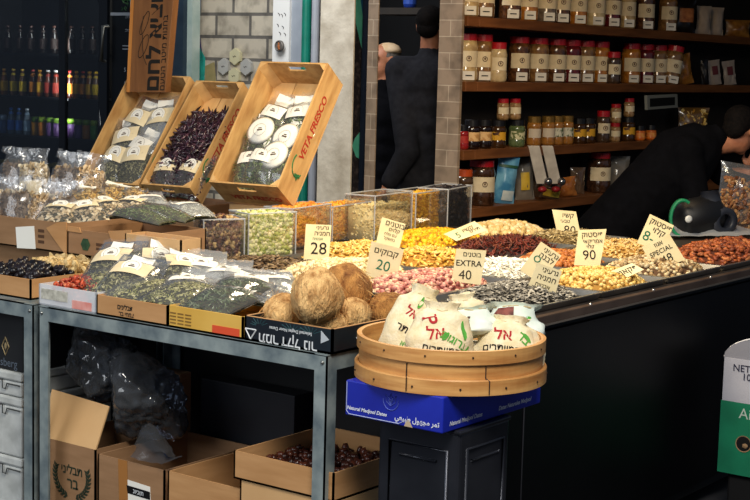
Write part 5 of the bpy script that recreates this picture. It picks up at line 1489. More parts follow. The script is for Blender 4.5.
# cloth pouches inside the sieve
CLOTH = mat('cream_cotton', '#ddcba0', '#ecdfbe', scale=40, rough=.95, bump=.25, bscale=160)
CLOTHP = mat('pale_mint_wrap', '#cfdccb', '#e4ebe2', scale=14, rough=.6)
def pouch(p, w, h, t_, label, yaw, lean, roll, seed, texts=(), mt=CLOTH, neck=.35):
    X = Matrix.Translation(Vector(p)) @ Matrix.Rotation(rad(yaw), 4, 'Z') @ Matrix.Rotation(rad(lean), 4, 'X') @ Matrix.Rotation(rad(roll), 4, 'Y')
    t = thing('cloth_pouch', label, 'pouch', X=X, group='printed pouches in the wooden sieve')
    NU, NV = 28, 20
    def surf(a, v):
        n = noise.noise(Vector((math.cos(a) * 1.4 + seed, math.sin(a) * 1.4, v * 3)))
        prof = 1.02 - .50 * v ** 1.4 if v < .80 else (.66 - (.66 - neck) * min(1, (v - .80) / .08)) if v < .88 else neck * (1 + (v - .88) * 3.0)
        if v < .06: prof *= .55 + .45 * v / .06
        pl = .12 * math.cos(a * 9 + seed) * max(0, (v - .55)) * 1.2
        n2 = noise.noise(Vector((math.cos(a) * 3.2, math.sin(a) * 3.2 + seed, v * 5)))
        prof = max(.12, prof * (1 + .20 * n + .10 * n2 + pl))
        return Vector((math.cos(a) * w / 2 * prof, math.sin(a) * t_ / 2 * prof, v * h + .006 * n))
    m = MB(); rows = [[X @ surf(k / NU * 2 * math.pi, j / NV) for k in range(NU)] for j in range(NV + 1)]
    m.grid(rows, True); m.poly([q for q in rows[0]][::-1])
    m.build('sack', mt, t, smooth=True)
    m = MB(); nk = [X @ (surf(k / 16 * 2 * math.pi, .885) * 1.0) for k in range(17)]
    m.tube(nk, .0022, 5); m.build('drawstring', mat('natural_cord', '#b8a47c', rough=.9), t, smooth=True)
    by = {}
    for body, size, u0, v0, slant, ink in texts:
        vs, fs = text_geo(body, 'CENTER', .014)
        q = MB() if ink.name not in by else by[ink.name][1]
        by[ink.name] = (ink, q); pts = []
        for x, y, _ in vs:
            X_ = x * size * math.cos(slant) - y * size * math.sin(slant) + u0; Z_ = x * size * math.sin(slant) + y * size * math.cos(slant) + v0 * h
            v = min(.97, max(.02, Z_ / h))
            s = surf(-math.pi / 2, v)
            a = -math.pi / 2
            for _i in range(5):
                s = surf(a, v); a += (X_ - s.x) / (w / 2)
                a = max(-math.pi + .15, min(-.15, a))
            s = surf(a, v); out = Vector((math.cos(a) * .5, math.sin(a), 0)) * .0018
            pts.append(X @ (s + out))
        q.add(pts, fs)
    for ink, q in by.values(): q.build('printed_lettering', ink, t)
    return X, t, surf
REDI, GRNI, BRI = mat('pouch_red', '#a8242a', rough=.9), mat('pouch_green', '#4f9a3a', rough=.9), mat('pouch_brown', '#4a2320', rough=.9)
def leaf_patch(X, t, surf, a, v, s, ink=GRNI, slant=.5):
    m = MB(); pts = []
    for k in range(12):
        q = k / 12 * 2 * math.pi
        r = Vector((math.cos(q), .38 * math.sin(q)))
        r = Vector((r.x * math.cos(slant) - r.y * math.sin(slant), r.x * math.sin(slant) + r.y * math.cos(slant)))
        aa = a + r.x * s; vv = min(.97, v + r.y * s * .8)
        pt = surf(aa, vv) + Vector((math.cos(aa) * .5, math.sin(aa), 0)) * .0022
        pts.append(X @ pt)
    m.poly(pts); m.build('printed_leaf', ink, t)
zf = s0 + .016
def PF(px, py, dz=0): return hz(px, py, zf + dz)
P = [
    (PF(402, 366), .155, .205, .09, 'tall cream cloth pouch with red letters nearest the coconuts', 30, -8, 14, 1, ((heb('המיותר'), .026, .0, .42, -.25, INK), (heb('אל'), .03, -.012, .66, -.4, REDI), (heb('בריא'), .018, .0, .27, -.1, GRNI))),
    (PF(436, 374), .185, .175, .09, 'large cream pouch with a red P at the front of the sieve', 38, -10, 4, 2, ((heb('המיותרים'), .024, .005, .33, -.1, INK), (heb('אל'), .040, -.012, .55, .1, REDI), (heb('ערוגות'), .028, .035, .46, -.45, GRNI), ('P', .05, -.03, .74, -1.2, REDI))),
    (PF(506, 371), .20, .135, .10, 'low cream pouch with red and green letters before the pale mint packet', 36, -14, 6, 3, ((heb('אל'), .040, -.02, .62, .1, REDI), (heb('המיותרים'), .024, -.02, .36, .05, INK), (heb('בר'), .03, .03, .6, -.6, GRNI))),
    (PF(468, 350), .15, .15, .09, 'cream pouch behind the front middle pouch with brown print', 40, -4, -8, 4, ((heb('אגוז'), .03, .0, .5, .2, BRI), (heb('בר'), .03, .02, .3, .2, REDI))),
]
for k, a in enumerate(P):
    X, tt_, sf = pouch(*a)
    if k == 0: leaf_patch(X, tt_, sf, -math.pi / 2 + .1, .80, .16)
    if k == 1: leaf_patch(X, tt_, sf, -math.pi / 2 + .85, .62, .20, slant=1.0); leaf_patch(X, tt_, sf, -math.pi / 2 + .15, .52, .12)
    if k == 2: leaf_patch(X, tt_, sf, -math.pi / 2 + .5, .62, .14, slant=-.6)
    if k == 3: leaf_patch(X, tt_, sf, -math.pi / 2 - .6, .55, .18, slant=1.1)
X, tt_, sf = pouch(PF(514, 338, .06), .17, .085, .10, 'pale mint wrapped packet with brown print lying against the sunflower seeds side of the sieve', 42, -26, 4, 5, ((heb('פרי'), .03, .02, .45, .1, GRNI),), CLOTHP, .6)
m = MB(); m.grid([[X @ (sf(-math.pi / 2 + (i / 6 - .5) * .9 - .6, .55 + .28 * j / 3) + Vector((0, -.003, 0))) for i in range(7)] for j in range(4)]); m.build('brown_picture', mat('brown_picture', '#4c211d', '#8a4a40', scale=60, rough=.7), tt_, smooth=True)
X, tt_, sf = pouch(PF(474, 336, .08), .14, .07, .09, 'pale mint wrapped packet with black corner behind the middle pouches', 36, -20, -6, 6, ((heb('פרי'), .026, -.02, .45, .3, BRI),), CLOTHP, .6)
t = thing('small_box', 'small white and blue box between the cream pouches', 'box', PF(479, 362))
X = Matrix.Translation(PF(478, 366)) @ Matrix.Rotation(rad(40), 4, 'Z')
m = MB(); m.x = X; m.box(-.018, .018, -.02, .02, 0, .062); m.build('carton', PAPER, t)
m = MB(); m.x = X; m.box(-.014, .014, -.0212, -.0202, .03, .055); m.build('blue_picture', mat('blue_picture', '#8a92b4', '#b4b8cc', scale=80, rough=.7), t)

# ================================================================ under the tables
yb = .06
def box_under(x0, x1, y0, y1, z1, label, mt, z0=None):
    return tray_box('cardboard_box', label, 'box', x0, x1, y0, y1, SHZ + .001 if z0 is None else z0, z1, mt, group='cardboard boxes under the table')
b1x0, b1x1 = hy(42, 440, yb).x, hy(95.5, 440, yb).x
t = box_under(b1x0, b1x1, yb, yb + .30, hy(60, 441, yb).z, 'brown carton with raised flap and green laurel print under the table', KRAFT_D)
fz0 = hy(60, 441, yb).z
fp = [Vector((b1x0, yb, fz0)), Vector((b1x1, yb, fz0)), hy(109, 406, yb + .06), hy(52, 389, yb + .06)]
MB().slab(fp, .005).build('flap', KRAFT_T, t)
DG = mat('laurel_green', '#1c2a1a', rough=.85)
o = hy(72, 472, yb); uxs = Vector((1, 0, 0)); uzs = Vector((0, 0, 1))
m = MB(); m.text(heb('תבליני'), .036, o + Vector((0, 0, .004)), uxs, uzs, fat=.02); m.build('upper_lettering', DG, t); m = MB(); m.text(heb('בר'), .044, o + Vector((.004, 0, -.036)), uxs, uzs, fat=.02)
m.build('lower_lettering', DG, t)
m = MB(); c = o + Vector((0, -.001, -.012))
for sgn in (-1, 1):
    pts = [c + Vector((sgn * .072 * math.cos(rad(a)), 0, .066 * math.sin(rad(a)))) for a in range(-75, 26, 10)]
    m.tube(pts, .0012, 4)
    for i, q in enumerate(pts[:-1]):
        tg = (pts[i + 1] - q).normalized()
        for s_ in (-1, 1):
            n = Vector((-tg.z, 0, tg.x)) * s_
            d = (tg * .8 + n * .6).normalized(); e = Vector((-d.z, 0, d.x)) * .0035
            m.slab([q, q + d * .010 + e, q + d * .019, q + d * .010 - e], .0008)
m.build('laurel_print', DG, t)
b2x0, b2x1 = hy(98, 460, yb - .01).x, hy(164.5, 470, yb - .01).x
t = box_under(b2x0, b2x1, yb - .01, yb + .36, hy(130, 462, yb - .01).z, 'open brown carton with a black and white sticker under the table', KRAFT_D)
y_ = yb - .011
MB().slab([hy(x, y, y_) for x, y in ((125.5, 479), (127.5, 505), (151, 508), (150, 487))], .0008).build('white_sticker', PAPER, t)
MB().slab([hy(x, y, y_ - .001) for x, y in ((126.5, 485), (127.5, 493), (150, 500), (149.8, 492))], .0006).build('black_band', BLACK, t)
m = MB(); m.text(heb('תוכיונ'), .018, hy(138.5, 492.6, y_ - .0012), (1, 0, -.03), (0, 0, 1), fat=.016); m.build('white_lettering', WINK, t)
MB().slab([hy(x, y, y_ - .0002) for x, y in ((118, 459), (119, 500), (128, 500), (127, 461))], .0006).build('tape', mat('packing_tape', '#a06c38', rough=.35), t)
y3 = .035
b3x0, b3x1 = hy(168, 475, y3).x, hy(242, 490, y3).x
t = box_under(b3x0, b3x1, y3, y3 + .46, hy(200, 479, y3).z, 'open empty orange brown carton under the table', KRAFT)
y4 = .018
b4x0, b4x1 = hy(234, 452, y4).x, hy(332, 470, y4).x
z4 = hy(280, 461, y4).z
t = box_under(b4x0, b4x1 + .006, y4, y4 + .38, z4, 'shallow brown carton of dates under the table', KRAFT, z4 - .075)
t5 = box_under(b4x0 + .02, b4x1 + .006, y4 + .004, y4 + .38, z4 - .077, 'pale brown carton under the shallow carton of dates', KRAFT_T)
rn = random.Random(77); m = MB(); m.box(b4x0 + .008, b4x1 - .002, y4 + .008, y4 + .36, z4 - .068, z4 - .05)
for _ in range(430):
    m.piece('nut', Vector((rn.uniform(b4x0 + .02, b4x1 - .012), rn.uniform(y4 + .02, y4 + .35), z4 - .046 + rn.uniform(-.004, .012))), rn.uniform(.011, .017), rrot(rn))
tag(m.build('brown_dates', bits('brown_date', ['#24100c', '#3d1c14', '#552a1c', '#1c0c0a'], rough=.3), smooth=True), 'dark brown dates lying in the shallow carton under the table', 'dates', kind='stuff')
tag(MB().box(b2x0 + .02, b3x0 + .10, .455, .535, SHZ + .001, .60).build('dark_panel_box', mat('dark_steel', '#24252a', '#2e2f34', scale=5, rough=.5, metal=.4), bevel=.003), 'dark metal box at the back under the table', 'box')
x_ = hy(163, 420, .42).x
tag(MB().box(x_ - .02, x_ + .09, .40, .45, SHZ + .001, hy(190, 376, .40).z).build('flattened_carton', KRAFT_D, bevel=.002), 'upright brown cardboard piece behind the clear sack under the table', 'cardboard')
# clear sacks
SACK = film('sack_film', '#aab4c4', haze=.06, rough=.08, gloss=1.0, crinkle=.1, cscale=10)
def sack(c, r, label, seed, cm, topdir):
    t = thing('plastic_sack', label, 'sack', Vector(c) - Vector((0, 0, r[2])), group='clear plastic sacks under the table')
    pr = random.Random(seed * 7 + 1)
    planes = [(Vector((pr.gauss(0, 1), pr.gauss(0, 1), pr.gauss(0, 1))).normalized(), pr.uniform(.72, 1.05)) for _ in range(15)]
    def fn(v):
        q = min([d / v.dot(nn) for nn, d in planes if v.dot(nn) > .2] + [1.35])
        pk = max(0, v.dot(Vector(topdir).normalized())) ** 6
        return q * (1 + .09 * noise.noise(v * 5 + Vector((seed, 0, 0))) - .09 * abs(noise.noise(v * 9 + Vector((0, seed, 0))))) + .3 * pk
    MB().ico(c, r, 5, None, fn).build('film', SACK, t, smooth=True)
    rn = random.Random(seed); m = MB(); c = Vector(c) - Vector((0, 0, r[2] * .25))
    m.ico(c, (r[0] * .5, r[1] * .5, r[2] * .4), 3, None, fn)
    for _ in range(240):
        v = Vector((rn.gauss(0, 1), rn.gauss(0, 1), rn.gauss(0, 1))).normalized()
        m.piece('leaf', c + Vector((v.x * r[0] * .54, v.y * r[1] * .54, v.z * r[2] * .44)), rn.uniform(.01, .02), rrot(rn))
    m.build('contents', cm, t)
    return t
SH_ = bits('sack_herbs', ['#14150f', '#23251a', '#33342a', '#1a1c20'])
sack(hy(103, 366, .24), (.12, .10, .125), 'big clear plastic sack standing in the laurel carton', 1, SH_, (-.5, -.2, .9))
sack(hy(147, 400, .22), (.12, .11, .11), 'clear plastic sack of dark herbs in the sticker carton', 2, SH_, (.1, -.3, 1))
t = thing('film_liner', 'loose clear film liner hanging over the front edge of the sticker carton', 'plastic film', hy(160, 450, yb - .015))
m = MB(); rows = []
for j in range(8):
    rw = []
    for i in range(9):
        u, v = i / 8, j / 7
        a = hy(134 + 48 * u, 458 - 2 * u + 6 * math.sin(u * 3), yb - .018); b = hy(140 + 34 * u ** 1.3, 452 - 32 * math.sin(math.pi * min(1, u * .62 + .2)) + 20 * u * u, yb + .05)
        p = a.lerp(b, v); n = noise.noise(Vector((u * 4, v * 4, 2)))
        rw.append(p + Vector((n * .008, n * .02 - .01 * math.sin(v * 3), n * .01)))
    rows.append(rw)
m.grid(rows).build('sheet', film('blue_film', '#c4cce0', haze=.03, rough=.2, gloss=.2), t, smooth=True)
# left: white foam crates and a dark printed box
cx0, cx1 = -1.62, hy(21.5, 430, .05).x
zc = [hy(10, 500, .05).z - .10, hy(10, 456, .05).z, hy(10, 396, .05).z, hy(10, 371, .05).z]
FOAM = mat('white_foam', '#a8aaa6', '#c4c6c2', scale=18, rough=.8, bump=.05)
def foam(z0, z1, label):
    t = thing('foam_crate', label, 'crate', ((cx0 + cx1) / 2, .2, z0), group='white foam crates under the walnuts table')
    MB().box(cx0, cx1, .05, .42, z0, z1 - .03).build('body', FOAM, t, bevel=.006)
    MB().box(cx0 - .004, cx1 + .004, .046, .424, z1 - .028, z1 - .001).build('lid', FOAM, t, bevel=.006)
    m = MB(); xx = hy(4, 400, .05).x
    m.tube([Vector((xx - .1, .044, z1 - .029)), Vector((xx, .044, z1 - .029)), Vector((xx, .044, z1 - .055)), Vector((xx + .014, .044, z1 - .055)), Vector((xx + .02, .044, z1 - .038)), Vector((cx1, .044, z1 - .038))], .0022, 5)
    m.build('dark_groove', mat('groove_grey', '#3c3e3e', rough=.8), t)
foam(SHZ + .001, zc[1], 'white foam crate at the bottom of the stack under the walnuts table')
foam(zc[1] + .001, zc[2], 'white foam crate second from the top under the walnuts table')
foam(zc[2] + .001, zc[3], 'thin white foam crate topmost of the stack under the walnuts table')
t = thing('dark_carton', 'black carton with beige diamond emblem on the white foam crates', 'box', ((cx0 + cx1) / 2, .2, zc[3]))
MB().box(cx0, cx1, .055, .42, zc[3] + .001, .80).build('carton', mat('black_carton', '#0d0e10', '#15171a', scale=8, rough=.7), t, bevel=.003)
m = MB(); c = hy(5.5, 346, .054)
m.tube([c + Vector((-.016, 0, 0)), c + Vector((0, 0, .027)), c + Vector((.016, 0, 0)), c + Vector((0, 0, -.027)), c + Vector((-.016, 0, 0))], .0025, 4); m.ico(c, (.006, .002, .012), 1)
m.build('diamond_emblem', mat('beige_print', '#8a7a58', rough=.8), t)
m = MB(); m.text('sberg', .036, hy(9, 363, .054), (1, 0, 0), (0, 0, 1)); m.build('grey_lettering', mat('grey_print', '#5a6470', rough=.8), t)

# ================================================================ green and white carton at the right
gx0, gy0 = .2, 1.95
zt_, zb__ = hx(724, 357, gx0).z, hx(716, 472, gx0).z
a0 = hx(724, 357, gx0).y
t = thing('printed_carton', 'green and white printed carton standing before the counter', 'carton', (gx0 + .2, a0 + .15, zb__))
gp = lambda x, y: hy(x, y, a0)
gx0 = gp(721, 400).x
zsplit = gp(735, 402).z; gx1 = gx0 + .42
MB().box(gx0, gx1, a0, a0 + .28, zb__, zsplit).build('green_part', mat('green_carton', '#0f6a4c', '#16805c', scale=6, rough=.6), t)
m = MB(); m.box(gx0, gx1, a0, a0 + .004, zsplit, zt_ - .0); m.box(gx0, gx0 + .004, a0, a0 + .28, zsplit, zt_); m.box(gx1 - .004, gx1, a0, a0 + .28, zsplit, zt_); m.box(gx0, gx1, a0 + .276, a0 + .28, zsplit, zt_ + .03)
m.build('white_part', mat('white_carton', '#a9a9b4', '#b9b9c4', scale=6, rough=.6), t)
m = MB(); arc = [Vector((gx0 + .21 * (1 - math.cos(q)) , a0 + .01 + .05 * math.sin(q / 2), zt_ + .085 * math.sin(q))) for q in [math.pi / 2 * i / 8 for i in range(9)]]
m.slab([Vector((gx0, a0 + .01, zt_ - .01))] + [Vector((p.x, a0 + .012, p.z)) for p in arc] + [Vector((gx1, a0 + .012, zt_ + .085)), Vector((gx1, a0 + .01, zt_ - .01))], .004)
m.build('curved_flap', mat('grey_card', '#84848e', rough=.8), t)
m = MB(); m.tube([p + Vector((0, 0, .002)) for p in arc], .003, 5); m.build('flap_edge', mat('bright_card_edge', '#d4d4d8', rough=.7), t)
m = MB(); m.text('NET WT', .034, gp(733, 367.5), (1, 0, 0), (0, 0, 1), 'LEFT', fat=.012); m.build('upper_lettering', mat('navy_ink', '#23233a', rough=.8), t); m = MB(); m.text('10KG', .034, gp(742, 377), (1, 0, 0), (0, 0, 1), 'LEFT', fat=.012)
m.build('dark_lettering', mat('navy_ink', '#23233a', rough=.8), t)
m = MB(); m.text('Air', .052, gp(739, 413.5), (1, 0, 0), (0, 0, 1), 'LEFT'); m.build('white_lettering', mat('soft_white', '#b4c4bc', rough=.8), t)
m = MB(); c = gp(743.5, 444); m.x = Matrix.Translation(c) @ Matrix.Rotation(rad(90), 4, 'X'); m.lathe([(.026, 0), (.026, .001), (0, .001)], 20); m.build('hand_hole', mat('hole_shadow', '#0a0a0a', rough=.9), t)  # flat black disc, the shade inside the hole put into its colour
m = MB(); m.x = Matrix.Translation(c) @ Matrix.Rotation(rad(90), 4, 'X'); m.lathe([(.026, .001), (.029, .002), (.029, 0)], 20, cap=False); m.mi = 0; m.ico((.006, -.006, .001), (.012, .010, .004), 1); m.build('hole_rim', mat('torn_card', '#9a7a5a', rough=.8), t)
tag(MB().box(gx0 + .03, gx1 - .02, a0 + .02, a0 + .26, 0, zb__ - .001).build('dark_crate', mat('dark_crate_plastic', '#111113', rough=.6), bevel=.01), 'dark crate under the green and white carton', 'crate')
# ================================================================ people
SKIN = mat('skin', '#a8694a', '#b97a58', scale=20, rough=.55)
COATB = mat('black_coat', '#060609', '#09090d', scale=30, rough=.9, bump=.3, bscale=14, spec=.08)
COATG = mat('charcoal_coat', '#232327', '#2b2b2f', scale=30, rough=.9, bump=.3, bscale=14, spec=.08)
HAIRB = mat('black_hair', '#0a0807', '#140f0d', scale=60, rough=.8, bump=.4, bscale=120, spec=.1)
HAIRG = mat('grey_hair', '#4a443e', '#6c645a', scale=60, rough=.7, bump=.4, bscale=120)
def blob(name, items, vox, mt, parent, it=4):
    """joins limbs and volumes into one continuous surface"""
    m = MB()
    for q in items:
        if q[0] == 'e':
            m.ico(q[1], q[2], 3, q[3] if len(q) > 3 else None)
        else:
            p0, p1, r0, r1 = Vector(q[1]), Vector(q[2]), q[3], q[4]
            n = max(3, int((p1 - p0).length / (min(r0, r1) * .5)))
            n = min(n, 24)
            for i in range(n + 1):
                k = i / n; m.ico(p0.lerp(p1, k), [r0 + (r1 - r0) * k] * 3, 2)
    o = m.build(name, mt, parent, smooth=True)
    r = o.modifiers.new('skin', 'REMESH'); r.mode = 'VOXEL'; r.voxel_size = vox; r.use_smooth_shade = True
    s = o.modifiers.new('soft', 'SMOOTH'); s.iterations = it; s.factor = .5
    dg = bpy.context.evaluated_depsgraph_get()
    me = bpy.data.meshes.new_from_object(o.evaluated_get(dg))
    o.modifiers.clear(); old = o.data; o.data = me; bpy.data.meshes.remove(old)
    o.data.materials.clear(); o.data.materials.append(mt)
    o.data.polygons.foreach_set('use_smooth', [True] * len(o.data.polygons))
    return o
def head_items(c, fwd, up, s=1.0):
    """fwd: where the face looks"""
    fwd = Vector(fwd).normalized(); up = (Vector(up) - fwd * Vector(up).dot(fwd)).normalized(); rt = fwd.cross(up)
    Rm = Matrix((rt, fwd, up)).transposed(); c = Vector(c)
    P = lambda x, y, z: c + Rm @ Vector((x, y, z)) * s
    it = [('e', P(0, -.012, .03), (.074 * s, .094 * s, .088 * s), Rm), ('e', P(0, .03, -.035), (.058 * s, .062 * s, .078 * s), Rm), ('e', P(0, .068, -.088), (.026 * s, .022 * s, .02 * s), Rm),
          ('c', P(0, .088, .018), P(0, .112, -.022), .009 * s, .016 * s), ('c', P(-.03, .082, -.06), P(.03, .082, -.06), .010 * s, .010 * s), ('c', P(-.045, .084, .03), P(.045, .084, .03), .013 * s, .013 * s)]
    for sx in (-1, 1):
        it += [('e', P(sx * .076, -.008, .008), (.010 * s, .021 * s, .033 * s), Rm), ('e', P(sx * .078, -.004, -.018), (.009 * s, .012 * s, .012 * s), Rm)]
    return it, P, Rm
def eyes(P, Rm, s, parent):
    w, d = MB(), MB()
    for sx in (-1, 1):
        w.ico(P(sx * .031, .082, .006), (.0125 * s, .010 * s, .008 * s), 2, Rm)
        d.ico(P(sx * .031, .0905, .006), (.006 * s, .004 * s, .006 * s), 2, Rm)
    w.build('eyes', mat('eye_white', '#cfc8be', rough=.3), parent, smooth=True); d.build('pupils', mat('pupil', '#120d0a', rough=.2), parent, smooth=True)
def hand_items(w, d, n, s=1.0, curl=.5):
    """palm from wrist w along d, back of the hand toward n; five bent fingers"""
    d = Vector(d).normalized(); n = (Vector(n) - d * Vector(n).dot(d)).normalized(); sd = d.cross(n); w = Vector(w)
    it = [('c', w, w + d * .04 * s, .022 * s, .026 * s), ('e', w + d * .055 * s, (.036 * s, .036 * s, .022 * s))]
    for k, (o, L) in enumerate(((-.027, .062), (-.009, .074), (.009, .07), (.026, .055))):
        b = w + d * .085 * s + sd * o * s; it.append(('c', w + d * .05 * s + sd * o * s * .9, b, .012 * s, .0095 * s))
        p = b; dd = d
        for j, f in enumerate((.45, .32, .23)):
            dd = (dd - n * curl * (.6 + .3 * j)).normalized(); q = p + dd * L * f * s
            it.append(('c', p, q, .0092 * s, .0082 * s)); p = q
    b = w + d * .03 * s - sd * .026 * s; q = b + (d * .6 - sd * .8).normalized() * .035 * s; it += [('c', b, q, .013 * s, .010 * s), ('c', q, q + (d * .95 - sd * .2 - n * .2).normalized() * .03 * s, .010 * s, .0085 * s)]
    return it

# ---- shopkeeper bending over behind the counter
P0 = Vector((-1.30, 4.12, 0))
A = lambda x, y, dep=0: hp(x, y, P0 + _fw * dep)
t = thing('person', 'person in a black coat bending forward behind the counter', 'person', (A(612, 225).x, A(612, 225).y, 0))
hip, chest, shN, shF = A(611, 236), A(679, 162), A(687, 152, -.13), A(698, 147, .16)
headc = A(740, 131, .02)
face = (_r0 * .62 + _fw * .70 + Vector((0, 0, -.45)))
hi, P, Rm = head_items(headc, face, (0, 0, 1), .97)
elN, elF = A(697, 203, -.20), A(722, 175, .22)
wrN, wrF = A(716, 214, -.16), A(748, 172, .10)
footc = Vector((hip.x, hip.y, 0))
kL, kR = footc + Vector((.12, -.03, .48)), footc + Vector((-.10, .08, .48))
body = hi + [('c', chest + Vector((.06, .05, .08)), headc - Vector((0, 0, .05)), .065, .058), ('c', hip, chest, .15, .15), ('c', shN, elN, .05, .042), ('c', elN, wrN, .04, .03), ('c', shF, elF, .05, .042), ('c', elF, wrF, .04, .028)]
body += hand_items(wrN, _r0 * .8 + Vector((0, 0, -.4)), Vector((0, 0, 1)), .95) + hand_items(wrF, Vector((.1, .2, .9)) + _r0 * .2, -_fw, .95, .35)
for k in (kL, kR):
    body += [('c', hip, k, .10, .065), ('c', k, Vector((k.x, k.y, .08)), .06, .045), ('c', Vector((k.x, k.y, .05)), Vector((k.x, k.y, .05)) + _r0 * .15, .045, .035)]
blob('body', body, .008, SKIN, t, 3)
eyes(P, Rm, .97, t)
coat = [('c', A(600, 258), hip, .175, .185), ('c', hip, chest, .19, .185), ('c', chest, A(693, 151), .185, .15), ('c', shF, shN, .085, .088), ('c', A(704, 142), A(716, 138), .085, .066),
        ('c', shN, elN, .082, .070), ('c', elN, A(713, 212, -.165), .066, .048), ('c', shF, elF, .08, .062), ('c', elF, A(745, 179, .11), .058, .044), ('c', A(598, 255), A(595, 290), .19, .20)]
blob('coat', coat, .012, COATB, t, 5)
m = [('c', hip, k + Vector((0, 0, 0)), .115, .085) for k in (kL, kR)] + [('c', k, Vector((k.x, k.y, .10)), .08, .065) for k in (kL, kR)]
blob('trousers', m, .012, COATG, t, 4)
hr = [('e', P(0, -.022, .045), (.083, .098, .086), Rm), ('e', P(0, -.065, -.01), (.066, .045, .06), Rm)]
blob('hair', hr, .007, HAIRB, t, 2)
tub = MB(); tub.tube([A(708, 142) + Vector((0, 0, .02)), A(716, 136), A(721, 133)], [.07, .062, .055], 14); tub.build('collar', COATB, t, smooth=True)

# ---- two people in the passage behind the facade opening
def opn(x, y, Y): return hy(x, y, Y)
YA, YBk = 4.75, 4.2
t = thing('person', 'person with grey hair and a pale cap behind the opening beside the brick column', 'person', (opn(386, 60, YA).x, YA, 0))
hc = opn(384, 62, YA); face = -_r0 * .75 - _fw * .5
hi, P, Rm = head_items(hc, face, (0, 0, 1), 1.0)
sh = hc + Vector((0, 0, -.27))
ax = Vector((1, .2, 0)).normalized()
body = hi + [('c', hc - Vector((0, 0, .06)), sh, .06, .065), ('c', sh + Vector((0, 0, -.08)), sh + Vector((0, 0, -.6)), .14, .13)]
for s_ in (-1, 1):
    e = sh + ax * .23 * s_ + Vector((0, 0, -.32)); w = e + Vector((.03 * s_, -.12, -.2))
    body += [('c', sh + ax * .17 * s_ + Vector((0, 0, -.03)), e, .05, .042), ('c', e, w, .04, .028)] + hand_items(w, Vector((0, -.3, -1)), ax * s_, .95, .3)
    k = Vector((sh.x + ax.x * .1 * s_, YA, .5))
    body += [('c', sh + Vector((ax.x * .09 * s_, 0, -.62)), k, .09, .06), ('c', k, Vector((k.x, YA, .06)), .058, .042), ('c', Vector((k.x, YA, .045)), Vector((k.x - .08, YA - .12, .04)), .042, .034)]
blob('body', body, .009, SKIN, t, 3); eyes(P, Rm, 1, t)
coat = [('c', sh + ax * .16, sh - ax * .16, .085, .085), ('c', sh + Vector((0, 0, -.08)), sh + Vector((0, 0, -.62)), .18, .19), ('c', sh + Vector((0, 0, -.6)), sh + Vector((0, 0, -.95)), .19, .2), ('c', hc - Vector((0, 0, .14)), sh, .07, .085)]
for s_ in (-1, 1):
    e = sh + ax * .23 * s_ + Vector((0, 0, -.32)); w = e + Vector((.03 * s_, -.11, -.18))
    coat += [('c', sh + ax * .17 * s_ + Vector((0, 0, -.03)), e, .08, .066), ('c', e, w, .062, .048)]
blob('coat', coat, .012, COATB, t, 5)
tr = []
for s_ in (-1, 1):
    k = Vector((sh.x + ax.x * .1 * s_, YA, .5)); tr += [('c', sh + Vector((ax.x * .09 * s_, 0, -.7)), k, .1, .08), ('c', k, Vector((k.x, YA, .1)), .078, .062)]
blob('trousers', tr, .012, COATG, t, 4)
blob('hair', [('e', P(0, -.024, .032), (.081, .092, .076), Rm), ('e', P(0, -.07, -.01), (.06, .035, .05), Rm)], .007, HAIRG, t, 2)
m = MB(); m.x = Matrix.Translation(P(0, -.03, .060)) @ Rm.to_4x4(); m.lathe([(.084, 0), (.082, .018), (.066, .043), (.034, .058), (0, .062)], 24); m.build('cap', mat('pale_cap', '#c9a880', '#d8bc98', scale=20, rough=.8), t, smooth=True)

t = thing('person', 'person in a charcoal coat seen from behind in the opening', 'person', (opn(420, 60, YBk).x, YBk, 0))
hc = opn(431, 27, YBk); face = _fw * .9 + _r0 * .3
hi, P, Rm = head_items(hc, face, (0, 0, 1), 1.0)
sh = hc + Vector((0, 0, -.25)); ax = _r0
body = hi + [('c', hc - Vector((0, 0, .06)), sh, .06, .065), ('c', sh + Vector((0, 0, -.08)), sh + Vector((0, 0, -.6)), .14, .13)]
el = [opn(408, 152, YBk - .22), sh + ax * .25 + Vector((0, 0, -.33))]; wr = [opn(386, 188, YBk - .28), sh + ax * .24 + Vector((0, .15, -.5))]
for s_, e, w in ((-1, el[0], wr[0]), (1, el[1], wr[1])):
    body += [('c', sh + ax * .17 * s_ + Vector((0, 0, -.03)), e, .05, .042), ('c', e, w, .04, .028)] + hand_items(w, (w - e), ax * s_, .95, .4)
    k = Vector((sh.x + ax.x * .1 * s_, YBk + ax.y * .1 * s_, .5))
    body += [('c', sh + ax * .09 * s_ + Vector((0, 0, -.62)), k, .09, .06), ('c', k, Vector((k.x, k.y, .06)), .058, .042), ('c', Vector((k.x, k.y, .045)), Vector((k.x - .05, k.y + .13, .04)), .042, .034)]
blob('body', body, .009, SKIN, t, 3); eyes(P, Rm, 1, t)
coat = [('c', sh + ax * .17, sh - ax * .17, .09, .09), ('c', sh + Vector((0, 0, -.08)), sh + Vector((0, 0, -.62)), .19, .2), ('c', sh + Vector((0, 0, -.6)), sh + Vector((0, 0, -1.0)), .2, .22), ('c', hc - Vector((0, 0, .15)), sh, .07, .09)]
for s_, e, w in ((-1, el[0], wr[0]), (1, el[1], wr[1])):
    coat += [('c', sh + ax * .17 * s_ + Vector((0, 0, -.03)), e, .085, .072), ('c', e, e.lerp(w, .8), .07, .055)]
blob('coat', coat, .012, COATG, t, 5)
tr = []
for s_ in (-1, 1):
    k = Vector((sh.x + ax.x * .1 * s_, YBk + ax.y * .1 * s_, .5)); tr += [('c', sh + ax * .09 * s_ + Vector((0, 0, -.7)), k, .1, .08), ('c', k, Vector((k.x, k.y, .1)), .078, .062)]
blob('trousers', tr, .012, COATB, t, 4)
